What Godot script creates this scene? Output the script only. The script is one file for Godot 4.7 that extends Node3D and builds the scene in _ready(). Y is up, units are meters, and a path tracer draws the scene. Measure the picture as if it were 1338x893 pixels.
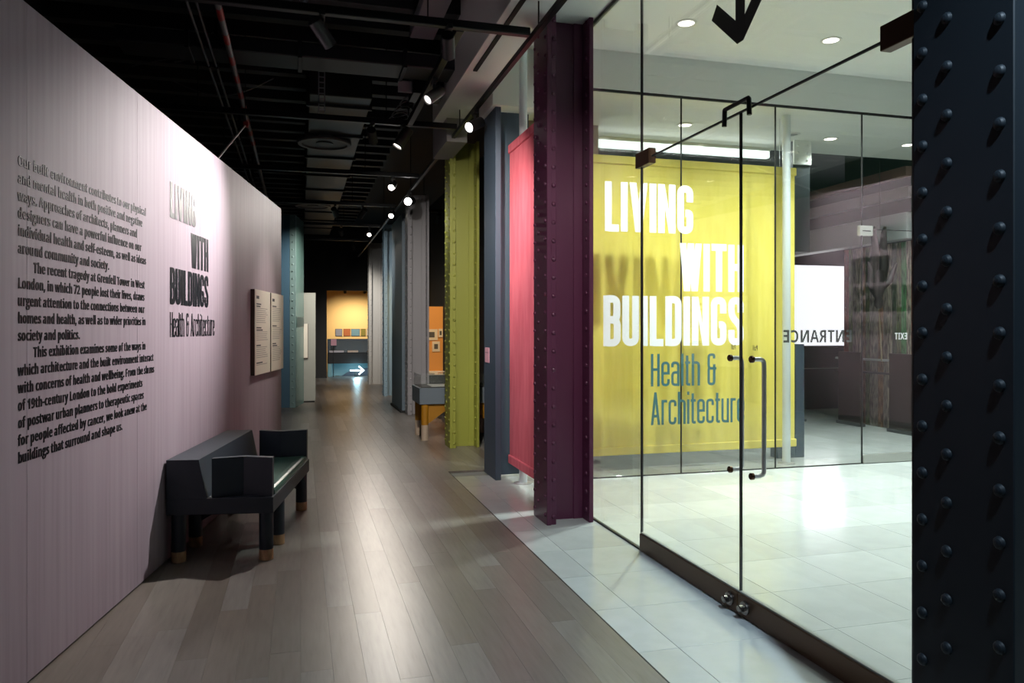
extends Node3D
# Exhibition hall with angled lilac text wall, riveted steel columns and a bright glazed lobby on the right.
# x: across the hall (right +), -z: down the hall axis, camera eye at 1.5 m.

var names := {}
var mats := {}
var rng := RandomNumberGenerator.new()

# ---------------------------------------------------------------- helpers
func numbered(n: String) -> String:
	if not names.has(n):
		names[n] = 0
		return n
	names[n] += 1
	return "%s_%03d" % [n, names[n]]

func thing(called: String, label: String, category: String, at := Vector3.ZERO, turn := 0.0, group := "") -> Node3D:
	var o := Node3D.new()
	o.name = numbered(called)
	add_child(o)
	o.position = at
	o.rotation.y = turn
	o.set_meta("label", label)
	o.set_meta("category", category)
	if group != "":
		o.set_meta("group", group)
	return o

func struct(called: String, label := "", at := Vector3.ZERO, turn := 0.0) -> Node3D:
	var o := Node3D.new()
	o.name = numbered(called)
	add_child(o)
	o.position = at
	o.rotation.y = turn
	o.set_meta("kind", "structure")
	if label != "":
		o.set_meta("label", label)
	return o

func part(parent: Node3D, called: String, mesh: Mesh, m: Material, at := Vector3.ZERO, rot := Vector3.ZERO) -> MeshInstance3D:
	var o := MeshInstance3D.new()
	o.name = called
	o.mesh = mesh
	o.material_override = m
	parent.add_child(o, true)
	o.position = at
	o.rotation = rot
	return o

func mat(key: String, c: Color, rough := 0.6, metal := 0.0, spec := 0.5) -> StandardMaterial3D:
	if mats.has(key):
		return mats[key]
	var m := StandardMaterial3D.new()
	m.resource_name = key
	m.albedo_color = c
	m.roughness = rough
	m.metallic = metal
	m.metallic_specular = spec
	mats[key] = m
	return m

func glow(key: String, c: Color, e: float) -> StandardMaterial3D:
	var m := mat(key, Color(0.9, 0.9, 0.9), 0.4)
	m.emission_enabled = true
	m.emission = c
	m.emission_energy_multiplier = e
	return m

func glass(key: String, c: Color, a: float) -> StandardMaterial3D:
	var m := mat(key, Color(c.r, c.g, c.b, a), 0.02)
	m.transparency = BaseMaterial3D.TRANSPARENCY_ALPHA
	return m

func noise_tex(sd: int, freq: float, cols: Array, stops: Array, w := 512, h := 512, oct := 4) -> NoiseTexture2D:
	var n := FastNoiseLite.new()
	n.seed = sd
	n.noise_type = FastNoiseLite.TYPE_SIMPLEX_SMOOTH
	n.frequency = freq
	n.fractal_octaves = oct
	var t := NoiseTexture2D.new()
	t.width = w
	t.height = h
	t.seamless = true
	t.noise = n
	var g := Gradient.new()
	g.offsets = PackedFloat32Array(stops)
	g.colors = PackedColorArray(cols)
	t.color_ramp = g
	return t

func textured(key: String, tex: Texture2D, sc: Vector3, rough := 0.6, world := false, spec := 0.5) -> StandardMaterial3D:
	var m := mat(key, Color.WHITE, rough, 0.0, spec)
	m.albedo_texture = tex
	m.uv1_triplanar = true
	m.uv1_world_triplanar = world
	m.uv1_scale = sc
	m.uv1_triplanar_sharpness = 4.0
	return m

# --- mesh building
func st_new() -> SurfaceTool:
	var st := SurfaceTool.new()
	st.begin(Mesh.PRIMITIVE_TRIANGLES)
	return st

func face(st: SurfaceTool, pts: Array, out: Vector3) -> void:
	var n: Vector3 = (pts[1] - pts[0]).cross(pts[2] - pts[0])
	var p := pts
	if n.dot(out) > 0.0:
		p = pts.duplicate()
		p.reverse()
	var nn := n.normalized()
	if nn.dot(out) < 0.0:
		nn = -nn
	for i in range(1, p.size() - 1):
		for q in [p[0], p[i], p[i + 1]]:
			st.set_normal(nn)
			st.add_vertex(q)

func add_cbox(st: SurfaceTool, size: Vector3, at := Vector3.ZERO, b := 0.004) -> void:
	var h := size * 0.5
	b = minf(b, minf(h.x, minf(h.y, h.z)) * 0.45)
	var v := func(sx, sy, sz, ax) -> Vector3:
		var p := Vector3(h.x - b, h.y - b, h.z - b)
		p[ax] = h[ax]
		return at + Vector3(p.x * sx, p.y * sy, p.z * sz)
	var S := [-1, 1]
	for s in S:
		face(st, [v.call(s, -1, -1, 0), v.call(s, 1, -1, 0), v.call(s, 1, 1, 0), v.call(s, -1, 1, 0)], Vector3(s, 0, 0))
		face(st, [v.call(-1, s, -1, 1), v.call(1, s, -1, 1), v.call(1, s, 1, 1), v.call(-1, s, 1, 1)], Vector3(0, s, 0))
		face(st, [v.call(-1, -1, s, 2), v.call(1, -1, s, 2), v.call(1, 1, s, 2), v.call(-1, 1, s, 2)], Vector3(0, 0, s))
	for s in S:
		for t in S:
			face(st, [v.call(s, t, -1, 0), v.call(s, t, 1, 0), v.call(s, t, 1, 1), v.call(s, t, -1, 1)], Vector3(s, t, 0))
			face(st, [v.call(s, -1, t, 0), v.call(s, 1, t, 0), v.call(s, 1, t, 2), v.call(s, -1, t, 2)], Vector3(s, 0, t))
			face(st, [v.call(-1, s, t, 1), v.call(1, s, t, 1), v.call(1, s, t, 2), v.call(-1, s, t, 2)], Vector3(0, s, t))
			for u in S:
				face(st, [v.call(s, t, u, 0), v.call(s, t, u, 1), v.call(s, t, u, 2)], Vector3(s, t, u))

func cbox(size: Vector3, b := 0.004) -> ArrayMesh:
	var st := st_new()
	add_cbox(st, size, Vector3.ZERO, b)
	return st.commit()

# box given by two corners, as a part whose own origin is the box centre
func bx(parent: Node3D, called: String, lo: Vector3, hi: Vector3, m: Material, b := 0.004) -> MeshInstance3D:
	return part(parent, called, cbox(hi - lo, b), m, (lo + hi) * 0.5)

func add_prism(st: SurfaceTool, poly: PackedVector2Array, z0: float, z1: float, xf := Transform3D.IDENTITY) -> void:
	var idx := Geometry2D.triangulate_polygon(poly)
	if idx.is_empty():
		return
	for i in range(0, idx.size(), 3):
		for zz in [z0, z1]:
			var t := []
			for k in 3:
				var p: Vector2 = poly[idx[i + k]]
				t.append(xf * Vector3(p.x, p.y, zz))
			face(st, t, xf.basis * Vector3(0, 0, -1 if zz == z0 else 1))
	var cw := Geometry2D.is_polygon_clockwise(poly)
	for i in poly.size():
		var a := poly[i]
		var c := poly[(i + 1) % poly.size()]
		var d := c - a
		if d.length() < 1e-6:
			continue
		var n := Vector2(d.y, -d.x)
		if cw:
			n = -n
		face(st, [xf * Vector3(a.x, a.y, z0), xf * Vector3(c.x, c.y, z0), xf * Vector3(c.x, c.y, z1), xf * Vector3(a.x, a.y, z1)], xf.basis * Vector3(n.x, n.y, 0))

func prism(poly: Array, z0: float, z1: float, xf := Transform3D.IDENTITY) -> ArrayMesh:
	var st := st_new()
	add_prism(st, PackedVector2Array(poly), z0, z1, xf)
	return st.commit()

# profile: array of Vector2(radius, y), revolved about y; normals flat along the profile, smooth around
func add_lathe(st: SurfaceTool, prof: Array, seg := 20, xf := Transform3D.IDENTITY) -> void:
	for i in prof.size() - 1:
		var a: Vector2 = prof[i]
		var c: Vector2 = prof[i + 1]
		var d := c - a
		if d.length() < 1e-7:
			continue
		var nr := d.y
		var ny := -d.x
		var nl := sqrt(nr * nr + ny * ny)
		nr /= nl
		ny /= nl
		for k in seg:
			var t0 := TAU * k / seg
			var t1 := TAU * (k + 1) / seg
			var q := [[a, t0], [a, t1], [c, t1], [c, t0]]
			for tri in [[0, 1, 2], [0, 2, 3]]:
				var pts := []
				var nn := []
				for j in tri:
					var p: Vector2 = q[j][0]
					var t: float = q[j][1]
					pts.append(xf * Vector3(p.x * cos(t), p.y, p.x * sin(t)))
					nn.append((xf.basis * Vector3(nr * cos(t), ny, nr * sin(t))).normalized())
				var g: Vector3 = (pts[1] - pts[0]).cross(pts[2] - pts[0])
				if g.length() < 1e-12:
					continue
				var order := [0, 1, 2] if g.dot(nn[0]) < 0 else [0, 2, 1]
				for j in order:
					st.set_normal(nn[j])
					st.add_vertex(pts[j])

func lathe(prof: Array, seg := 20, xf := Transform3D.IDENTITY) -> ArrayMesh:
	var st := st_new()
	add_lathe(st, prof, seg, xf)
	return st.commit()

func add_tube(st: SurfaceTool, pts: Array, radii, sides := 8) -> void:
	var rings := []
	var norms := []
	var up := Vector3.UP
	var nprev := Vector3.ZERO
	for i in pts.size():
		var d: Vector3
		if i == 0:
			d = pts[1] - pts[0]
		elif i == pts.size() - 1:
			d = pts[i] - pts[i - 1]
		else:
			d = (pts[i] - pts[i - 1]).normalized() + (pts[i + 1] - pts[i]).normalized()
		d = d.normalized()
		if i == 0:
			nprev = d.cross(up if absf(d.y) < 0.9 else Vector3.RIGHT).normalized()
		nprev = (nprev - d * nprev.dot(d)).normalized()
		var bi := d.cross(nprev)
		var r: float = radii[i] if radii is Array else radii
		var ring := []
		var nr := []
		for k in sides:
			var t := TAU * k / sides
			var n := nprev * cos(t) + bi * sin(t)
			nr.append(n)
			ring.append(pts[i] + n * r)
		rings.append(ring)
		norms.append(nr)
	for i in pts.size() - 1:
		for k in sides:
			var k2 := (k + 1) % sides
			for tri in [[[i, k], [i, k2], [i + 1, k2]], [[i, k], [i + 1, k2], [i + 1, k]]]:
				var p := []
				var n := []
				for e in tri:
					p.append(rings[e[0]][e[1]])
					n.append(norms[e[0]][e[1]])
				var g: Vector3 = (p[1] - p[0]).cross(p[2] - p[0])
				var order := [0, 1, 2] if g.dot(n[0]) < 0 else [0, 2, 1]
				for j in order:
					st.set_normal(n[j])
					st.add_vertex(p[j])
	face(st, rings[0].slice(0), pts[0] - pts[1])
	face(st, rings[-1].slice(0), pts[-1] - pts[-2])

func tube(pts: Array, radii, sides := 8) -> ArrayMesh:
	var st := st_new()
	add_tube(st, pts, radii, sides)
	return st.commit()

# rounds the inner corners of a polyline
func rounded(pts: Array, r: float, seg := 6) -> PackedVector2Array:
	var o := PackedVector2Array()
	for i in pts.size():
		if i == 0 or i == pts.size() - 1:
			o.append(pts[i])
			continue
		var p: Vector2 = pts[i]
		var a: Vector2 = pts[i - 1] - p
		var c: Vector2 = pts[i + 1] - p
		var rr := minf(r, minf(a.length(), c.length()) * 0.499)
		var s := p + a.normalized() * rr
		var e := p + c.normalized() * rr
		for k in seg + 1:
			var t := float(k) / seg
			o.append(s.lerp(p, t).lerp(p.lerp(e, t), t))
	return o

# ---------------------------------------------------------------- condensed poster lettering (strokes in a unit-high box)
# returns [width, polygons]; a = half stroke
func glyph(ch: String, a: float, wd: float) -> Array:
	var polys := []
	var lines := []
	var w := wd
	var r := wd * 0.42
	var xh := 0.76
	var V2 := func(x, y): return Vector2(x, y)
	match ch:
		"L":
			w = wd * 0.84
			lines = [[V2.call(a, 1), V2.call(a, 0)], [V2.call(a, a * 0.9), V2.call(w, a * 0.9)]]
		"I":
			w = 2 * a
			lines = [[V2.call(a, 1), V2.call(a, 0)]]
		"l":
			w = 2 * a
			lines = [[V2.call(a, 1), V2.call(a, 0)]]
		"i":
			w = 2 * a
			lines = [[V2.call(a, xh), V2.call(a, 0)], [V2.call(a, 1), V2.call(a, 1 - 2.6 * a)]]
		"V":
			w = wd * 1.1
			polys.append(vee(0.0, w, a))
		"W":
			var v := wd * 0.92
			w = 2 * v - 2 * a
			polys.append(vee(0.0, v, a))
			polys.append(vee(v - 2 * a, v, a))
		"N":
			w = wd * 1.08
			lines = [[V2.call(a, 1), V2.call(a, 0)], [V2.call(w - a, 1), V2.call(w - a, 0)]]
			polys.append(PackedVector2Array([Vector2(a, 1), Vector2(2 * a, 1), Vector2(w - a, 0), Vector2(w - 2 * a, 0)]))
		"G":
			lines = [[V2.call(w - a, 0.66), V2.call(w - a, 1 - a), V2.call(a, 1 - a), V2.call(a, a), V2.call(w - a, a), V2.call(w - a, 0.5 - a), V2.call(w * 0.52, 0.5 - a)]]
			r = minf(r, 0.13)
		"T":
			lines = [[V2.call(w / 2, 1), V2.call(w / 2, 0)], [V2.call(0, 1 - a * 0.9), V2.call(w, 1 - a * 0.9)]]
		"H":
			w = wd * 1.04
			lines = [[V2.call(a, 1), V2.call(a, 0)], [V2.call(w - a, 1), V2.call(w - a, 0)], [V2.call(a, 0.52), V2.call(w - a, 0.52)]]
		"B":
			lines = [[V2.call(a, 1), V2.call(a, 0)], [V2.call(a, 1 - a * 0.9), V2.call(w - a, 1 - a * 0.9), V2.call(w - a, 0.52), V2.call(a, 0.52)], [V2.call(a, 0.52), V2.call(w - a * 0.9, 0.52), V2.call(w - a * 0.9, a * 0.9), V2.call(a, a * 0.9)]]
			r = minf(r, 0.13)
		"U":
			lines = [[V2.call(a, 1), V2.call(a, a), V2.call(w - a, a), V2.call(w - a, 1)]]
		"D":
			lines = [[V2.call(a, 1), V2.call(a, 0)], [V2.call(a, 1 - a * 0.9), V2.call(w - a, 1 - a * 0.9), V2.call(w - a, a * 0.9), V2.call(a, a * 0.9)]]
		"S":
			lines = [[V2.call(w - a, 0.68), V2.call(w - a, 1 - a), V2.call(a, 1 - a), V2.call(a, 0.60), V2.call(w - a, 0.40), V2.call(w - a, a), V2.call(a, a), V2.call(a, 0.32)]]
			r = minf(r, 0.13)
		"e":
			lines = [[V2.call(a, 0.40), V2.call(w - a, 0.40)], [V2.call(w - a, 0.40 - a), V2.call(w - a, xh - a), V2.call(a, xh - a), V2.call(a, a), V2.call(w - a, a), V2.call(w - a, 0.22)]]
			r = minf(r, 0.1)
		"a":
			lines = [[V2.call(a, xh - 0.18), V2.call(a, xh - a), V2.call(w - a, xh - a), V2.call(w - a, 0)], [V2.call(w - a, 0.42), V2.call(a, 0.42), V2.call(a, a), V2.call(w - a, a)]]
			r = minf(r, 0.1)
		"t":
			w = wd * 0.62
			lines = [[V2.call(w * 0.4, 0.94), V2.call(w * 0.4, a), V2.call(w, a)], [V2.call(0, xh - a), V2.call(w, xh - a)]]
			r = 0.06
		"h":
			lines = [[V2.call(a, 1), V2.call(a, 0)], [V2.call(a, xh - a), V2.call(w - a, xh - a), V2.call(w - a, 0)]]
			r = minf(r, 0.1)
		"r":
			w = wd * 0.7
			lines = [[V2.call(a, xh), V2.call(a, 0)], [V2.call(a, 0.5), V2.call(a, xh - a), V2.call(w, xh - a)]]
			r = 0.1
		"c":
			lines = [[V2.call(w - a, xh - 0.2), V2.call(w - a, xh - a), V2.call(a, xh - a), V2.call(a, a), V2.call(w - a, a), V2.call(w - a, 0.22)]]
			r = minf(r, 0.1)
		"u":
			lines = [[V2.call(a, xh), V2.call(a, a), V2.call(w - a, a)], [V2.call(w - a, xh), V2.call(w - a, 0)]]
			r = minf(r, 0.1)
		"A":
			w = wd * 1.15
			var v := vee(0.0, w, a)
			for k in v.size():
				v[k] = Vector2(v[k].x, 1.0 - v[k].y)
			polys.append(v)
			lines = [[V2.call(w * 0.2, 0.27), V2.call(w * 0.8, 0.27)]]
		"&":
			w = wd * 1.1
			lines = [[V2.call(w * 0.74, 0.84), V2.call(w * 0.74, 1 - a), V2.call(a, 1 - a), V2.call(a, 0.53), V2.call(w, 0.53)], [V2.call(w * 0.5, 0.53), V2.call(a, 0.53), V2.call(a, a), V2.call(w * 0.76, a), V2.call(w * 0.76, 0.66)]]
			r = 0.09
		_:
			w = wd * 0.55
	for l in lines:
		var pl := rounded(l, r)
		for p in Geometry2D.offset_polyline(pl, a, Geometry2D.JOIN_ROUND if l.size() > 2 else Geometry2D.JOIN_MITER, Geometry2D.END_BUTT):
			if not Geometry2D.is_polygon_clockwise(p):
				polys.append(p)
	return [w, polys]

func vee(x0: float, w: float, a: float) -> PackedVector2Array:
	var yi := a / (w / 2 - a)
	return PackedVector2Array([Vector2(x0, 1), Vector2(x0 + w / 2 - a, 0), Vector2(x0 + w / 2 + a, 0), Vector2(x0 + w, 1), Vector2(x0 + w - 2 * a, 1), Vector2(x0 + w / 2, yi), Vector2(x0 + 2 * a, 1)])

# a word as one mesh that fills [x0,x1] x [y0,y1], front at +z
func word_mesh(txt: String, a: float, wd: float, gap: float, x0: float, x1: float, y0: float, y1: float, depth := 0.003) -> ArrayMesh:
	var x := 0.0
	var all := []
	for i in txt.length():
		var g := glyph(txt[i], a, wd)
		for p in g[1]:
			all.append([x, p])
		x += g[0] + gap
	x -= gap
	var st := st_new()
	var lift := 0
	for e in all:
		lift = (lift + 1) % 7
		var q := PackedVector2Array()
		for p in e[1]:
			q.append(Vector2(x0 + (p.x + e[0]) * (x1 - x0) / x, y0 + p.y * (y1 - y0)))
		add_prism(st, q, 0.00012 * lift, depth + 0.00012 * lift)
	return st.commit()

var fonts := {}
func type_mesh(txt: String, em: float, depth := 0.002, bold := true, centred := false) -> TextMesh:
	if not fonts.has(bold):
		var f := SystemFont.new()
		f.font_names = PackedStringArray(["Droid Sans"])
		f.font_weight = 700 if bold else 400
		fonts[bold] = f
	var t := TextMesh.new()
	t.font = fonts[bold]
	t.text = txt
	t.font_size = 32
	t.pixel_size = em / 32.0
	t.depth = depth
	t.curve_step = 2.0
	t.horizontal_alignment = HORIZONTAL_ALIGNMENT_CENTER if centred else HORIZONTAL_ALIGNMENT_LEFT
	t.vertical_alignment = VERTICAL_ALIGNMENT_CENTER
	return t

# ---------------------------------------------------------------- lamps
func spot_light(parent: Node3D, at: Vector3, towards: Vector3, e: float, angle: float, c: Color, size := 0.05, soft := 0.6) -> SpotLight3D:
	var l := SpotLight3D.new()
	l.name = "spot_beam"
	parent.add_child(l, true)
	l.global_position = at
	var d := (towards - at).normalized()
	l.look_at_from_position(at, at + d, Vector3.UP if absf(d.y) < 0.98 else Vector3.BACK)
	l.light_energy = e
	l.spot_angle = angle
	l.spot_angle_attenuation = soft
	l.light_color = c
	l.light_size = size
	l.spot_range = 40.0
	l.spot_attenuation = 2.0
	l.shadow_enabled = true
	return l

# a track spotlight: adapter under the rail, yoke, can, glowing lens; aim point decides the turn
func track_spot(at: Vector3, aim: Vector3, label: String, e: float, angle: float, c: Color, face_glow: float, scale_can := 1.0) -> void:
	var t := thing("track_spotlight", label, "spotlight", at, 0.0, "spotlights on the ceiling tracks")
	var black := mat("lamp_black", Color(0.07, 0.07, 0.075), 0.45)
	bx(t, "adapter", Vector3(-0.02, -0.065, -0.09), Vector3(0.02, -0.03, 0.09), black)
	bx(t, "stem", Vector3(-0.012, -0.13, -0.012), Vector3(0.012, -0.065, 0.012), black)
	var d := (aim - at).normalized()
	var basis_can := Basis.looking_at(d, Vector3.UP)
	var can := part(t, "can", lathe([Vector2(0, -0.10), Vector2(0.045, -0.10), Vector2(0.05, -0.095), Vector2(0.05, 0.10), Vector2(0.044, 0.10), Vector2(0.042, 0.07)], 20, Transform3D(Basis(Vector3.RIGHT, -PI / 2), Vector3.ZERO)), black)
	can.transform = Transform3D(basis_can.scaled_local(Vector3.ONE * scale_can), Vector3(0, -0.16, 0))
	var lens := part(can, "lens", lathe([Vector2(0.043, 0.086), Vector2(0.03, 0.091), Vector2(0, 0.093)], 20, Transform3D(Basis(Vector3.RIGHT, -PI / 2), Vector3.ZERO)), glow("lens_glow_%d" % int(face_glow), c, face_glow))
	lens.set_meta("label", "glowing lens")
	spot_light(t, at + Vector3(0, -0.16, 0) + d * 0.125 * scale_can, aim, e, angle, c, 0.04, 1.0)

# ---------------------------------------------------------------- riveted H column
const CW := 0.38   # flange to flange
const CL := 0.346  # flange length along the hall
var col_mesh := {}
func dome(r: float, seg := 10) -> ArrayMesh:
	var prof := []
	for k in 5:
		var t := PI / 2 * k / 4.0
		prof.append(Vector2(r * cos(t), r * 0.72 * sin(t)))
	return lathe(prof, seg)

# rivet seats: [point in column space, outward direction]
func rivet_seats(hgt: float) -> Array:
	var o := []
	for row in [[-0.136, 0.0], [-0.045, 0.07], [0.13, 0.0]]:
		var y: float = 0.075 + row[1]
		while y < hgt - 0.03:
			o.append([Vector3(0, y, row[0]), Vector3.LEFT])
			y += 0.1415
	var y2 := 0.06
	while y2 < hgt - 0.03:
		o.append([Vector3(0.058, y2, CL / 2 - 0.014), Vector3.BACK])
		o.append([Vector3(CW - 0.035, y2 + 0.03, 0.11), Vector3.LEFT])
		y2 += 0.1415
	return o

func column(z: float, label: String, m: Material, hgt: float, single: bool, x := 1.82) -> Node3D:
	var c := thing("steel_column", label, "column", Vector3(x, 0, z), 0.0, "riveted steel columns along the hall")
	bx(c, "hall_flange", Vector3(0, 0, -CL / 2), Vector3(0.035, hgt, CL / 2), m, 0.003)
	bx(c, "lobby_flange", Vector3(CW - 0.035, 0, -CL / 2), Vector3(CW, hgt, CL / 2), m, 0.003)
	bx(c, "web", Vector3(0.033, 0, -0.01), Vector3(CW - 0.033, hgt, 0.01), m, 0.001)
	bx(c, "angle_iron", Vector3(0.035, 0, CL / 2 - 0.03), Vector3(0.08, hgt, CL / 2 - 0.015), m, 0.003)
	bx(c, "angle_iron", Vector3(CW - 0.11, 0, 0.01), Vector3(CW - 0.035, hgt, 0.024), m, 0.003)
	var seats := rivet_seats(hgt)
	if single:
		var d := dome(0.0185, 14)
		for s in seats:
			if s[1] != Vector3.LEFT or s[0].x > 0.1:
				continue
			part(c, "rivet", d, m, s[0], Vector3(0, 0, PI / 2))
	else:
		var key := "rivets_%.2f" % hgt
		if not col_mesh.has(key):
			var d := dome(0.018, 8)
			var st := st_new()
			for s in seats:
				var b := Basis(Vector3.BACK, PI / 2) if s[1] == Vector3.LEFT else Basis(Vector3.RIGHT, PI / 2)
				st.append_from(d, 0, Transform3D(b, s[0]))
			col_mesh[key] = st.commit()
		part(c, "rivets", col_mesh[key], m).set_meta("kind", "stuff")
	return c

# ---------------------------------------------------------------- scene
const WALL_AT := Vector3(-1.103, 0, -3.679)
const WALL_TURN := deg_to_rad(80.6)

func wall_point(s: float, y: float, n: float) -> Vector3:
	return WALL_AT + Basis(Vector3.UP, WALL_TURN) * Vector3(s, y, n)

func _ready() -> void:
	rng.seed = 7
	# ---- camera: level, looking 15.48 degrees right of the hall axis, lens shifted so the horizon lies at row 431
	var cam := Camera3D.new()
	cam.name = "camera"
	add_child(cam)
	cam.position = Vector3(0, 1.5, 0)
	cam.rotation.y = -atan(0.277)
	cam.projection = Camera3D.PROJECTION_FRUSTUM
	cam.near = 0.05
	cam.far = 100.0
	cam.size = 0.05 * 893.0 / 1000.0
	cam.frustum_offset = Vector2(0, -0.05 * 15.5 / 1000.0)
	cam.current = true

	var env := Environment.new()
	env.background_mode = Environment.BG_COLOR
	env.background_color = Color(0.01, 0.01, 0.012)
	env.tonemap_mode = Environment.TONE_MAPPER_LINEAR
	env.tonemap_exposure = 1.0
	env.sdfgi_enabled = true
	env.ssao_enabled = true
	env.ssil_enabled = true
	var we := WorldEnvironment.new()
	we.name = "world_environment"
	we.environment = env
	add_child(we)

	make_materials()
	hall_floor()
	shell()
	lilac_wall()
	front_glazing()
	far_glazing()
	lobby()
	columns()
	bench()
	banners()
	lobby_beyond()
	hall_end()
	hall_ceiling()
	hall_lamps()
	vitrine()

func make_materials() -> void:
	# timber floor: five tones of one washed oak, grain stretched along the boards
	var tones := [[0.49, 0.462, 0.437], [0.52, 0.495, 0.47], [0.465, 0.433, 0.403], [0.545, 0.525, 0.505], [0.50, 0.463, 0.43]]
	for i in 5:
		var t: Array = tones[i]
		var c := Color(t[0], t[1], t[2])
		var tex := noise_tex(20 + i, 0.012, [c * 0.90, c * 0.98, c, c * 1.05], [0.0, 0.35, 0.6, 1.0], 512, 512, 5)
		var m := textured("oak_%d" % i, tex, Vector3(4.5, 1, 0.45), 0.32, true)
		m.uv1_offset = Vector3(0.37 * i, 0, 0.21 * i)
	var tc := Color(0.77, 0.79, 0.785)
	for i in 3:
		var c := tc * (1.0 - 0.025 * i)
		var tex := noise_tex(40 + i, 0.012, [c * 0.985, c, c * 1.01], [0.25, 0.5, 0.8], 512, 512, 5)
		var m := textured("limestone_%d" % i, tex, Vector3(0.7, 0.7, 0.7), 0.16, true)
		m.uv1_offset = Vector3(0.3 * i, 0, 0.4 * i)
	mat("grout", Color(0.50, 0.50, 0.48), 0.8)
	var lil := noise_tex(60, 0.02, [Color(0.585, 0.53, 0.572), Color(0.61, 0.555, 0.60), Color(0.632, 0.58, 0.622)], [0.2, 0.5, 0.85], 1024, 512, 6)
	textured("lilac_stain", lil, Vector3(0.9, 0.05, 0.9), 0.6, false, 0.35)
	mat("vinyl_navy", Color(0.06, 0.08, 0.11), 0.36, 0.0, 0.3)
	mat("white_paint", Color(0.86, 0.87, 0.85), 0.7)
	mat("black_paint", Color(0.09, 0.092, 0.098), 0.7)
	mat("seal_black", Color(0.03, 0.035, 0.035), 0.5)
	mat("bronze", Color(0.30, 0.22, 0.16), 0.38, 0.75)
	mat("chrome", Color(0.80, 0.80, 0.81), 0.32, 0.65)
	mat("white_vinyl", Color(0.95, 0.96, 0.97), 0.5)
	mat("teal_vinyl", Color(0.22, 0.42, 0.45), 0.5)
	mat("dark_vinyl", Color(0.10, 0.09, 0.085), 0.5)
	glass("pane_glass", Color(0.45, 0.6, 0.52), 0.006)
	glass("pane_glass_green", Color(0.40, 0.52, 0.36), 0.06)
	glass("pane_glass_far", Color(0.35, 0.5, 0.44), 0.006)
	glass("case_glass", Color(0.85, 0.92, 0.92), 0.05)

func hall_floor() -> void:
	var f := struct("floor", "washed oak boards and pale stone tiles")
	# screed under everything
	bx(f, "screed", Vector3(-5.0, -0.20, -28.0), Vector3(14.2, -0.021, 3.5), mats.grout, 0.0)
	var pw := 0.137
	var lens := [1.25, 1.6, 1.95]
	var pm := []
	for l in lens:
		pm.append(cbox(Vector3(pw - 0.0005, 0.02, l - 0.0005), 0.0004))
	var rest := {}
	for i in 5:
		rest[i] = st_new()
	var count := 0
	var col := 0
	var x := 1.51 - pw * 0.5
	while x > -4.4:
		var z := 2.0 - rng.randf() * 1.5
		while z > -25.0:
			var k := rng.randi() % 3
			var l: float = lens[k]
			var tone := rng.randi() % 5
			var zc := z - l * 0.5
			# boards in view: from the bottom of the frame to where a board is ten pixels wide
			var seen := zc < -2.3 and zc > -13.5 and x > -1.9 - 0.02 * zc * -1.0 and x > (-1.7 + (-zc - 1.0) * 0.1655) * (1.0 if zc > -9.0 else 9.0) - 0.15
			if zc > -9.3 and x < -1.103 + (-zc - 3.679) * 0.1655 - 0.25:
				pass # under and behind the lilac wall
			elif seen and count < 290:
				part(f, "plank", pm[k], mats["oak_%d" % tone], Vector3(x, -0.01, zc))
				count += 1
			else:
				add_cbox(rest[tone], Vector3(pw - 0.0005, 0.02, l - 0.0005), Vector3(x, -0.01, zc), 0.0008)
			z -= l
		x -= pw
		col += 1
	# the bay right of the boundary past the tiles is boarded too
	x = 1.51 + pw * 0.5
	while x < 3.3:
		var z := -7.98
		while z > -25.0:
			var l: float = lens[rng.randi() % 3]
			add_cbox(rest[rng.randi() % 5], Vector3(pw - 0.0005, 0.02, l - 0.0005), Vector3(x, -0.01, z - l * 0.5), 0.0008)
			z -= l
		x += pw
	for i in 5:
		part(f, "distant_boards", rest[i].commit(), mats["oak_%d" % i]).set_meta("kind", "stuff")
	# stone tiles: hall strip, lobby, lobby beyond
	var xs := [1.51, 1.72, 2.236, 2.59, 3.14, 3.69, 4.24, 4.79, 5.34, 5.89, 6.44, 6.99, 7.54, 8.09, 8.64]
	var tile_mesh := {}
	for i in xs.size() - 1:
		var w: float = xs[i + 1] - xs[i]
		var z := -3.266 + 0.55 * 9
		while z > -16.5:
			var lim := -7.9 if i < 2 else -16.5
			if z - 0.55 > lim - 0.3:
				var l := 0.55
				if z - l < lim:
					l = z - lim
				if l > 0.05:
					var key := "%.3f_%.3f" % [w, l]
					if not tile_mesh.has(key):
						tile_mesh[key] = cbox(Vector3(w - 0.0025, 0.02, l - 0.0025), 0.0006)
					part(f, "tile", tile_mesh[key], mats["limestone_%d" % (rng.randi() % 3)], Vector3(xs[i] + w * 0.5, -0.01, z - l * 0.5))
			z -= 0.55
	bx(f, "far_lobby_floor", Vector3(8.645, -0.021, -17.3), Vector3(14.2, 0.0, -10.7), mats.limestone_0, 0.0005)
	# metal strip where boards meet stone
	bx(f, "edge_strip", Vector3(1.506, -0.015, -7.95), Vector3(1.514, 0.001, 2.0), mats.seal_black, 0.0005)

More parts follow.
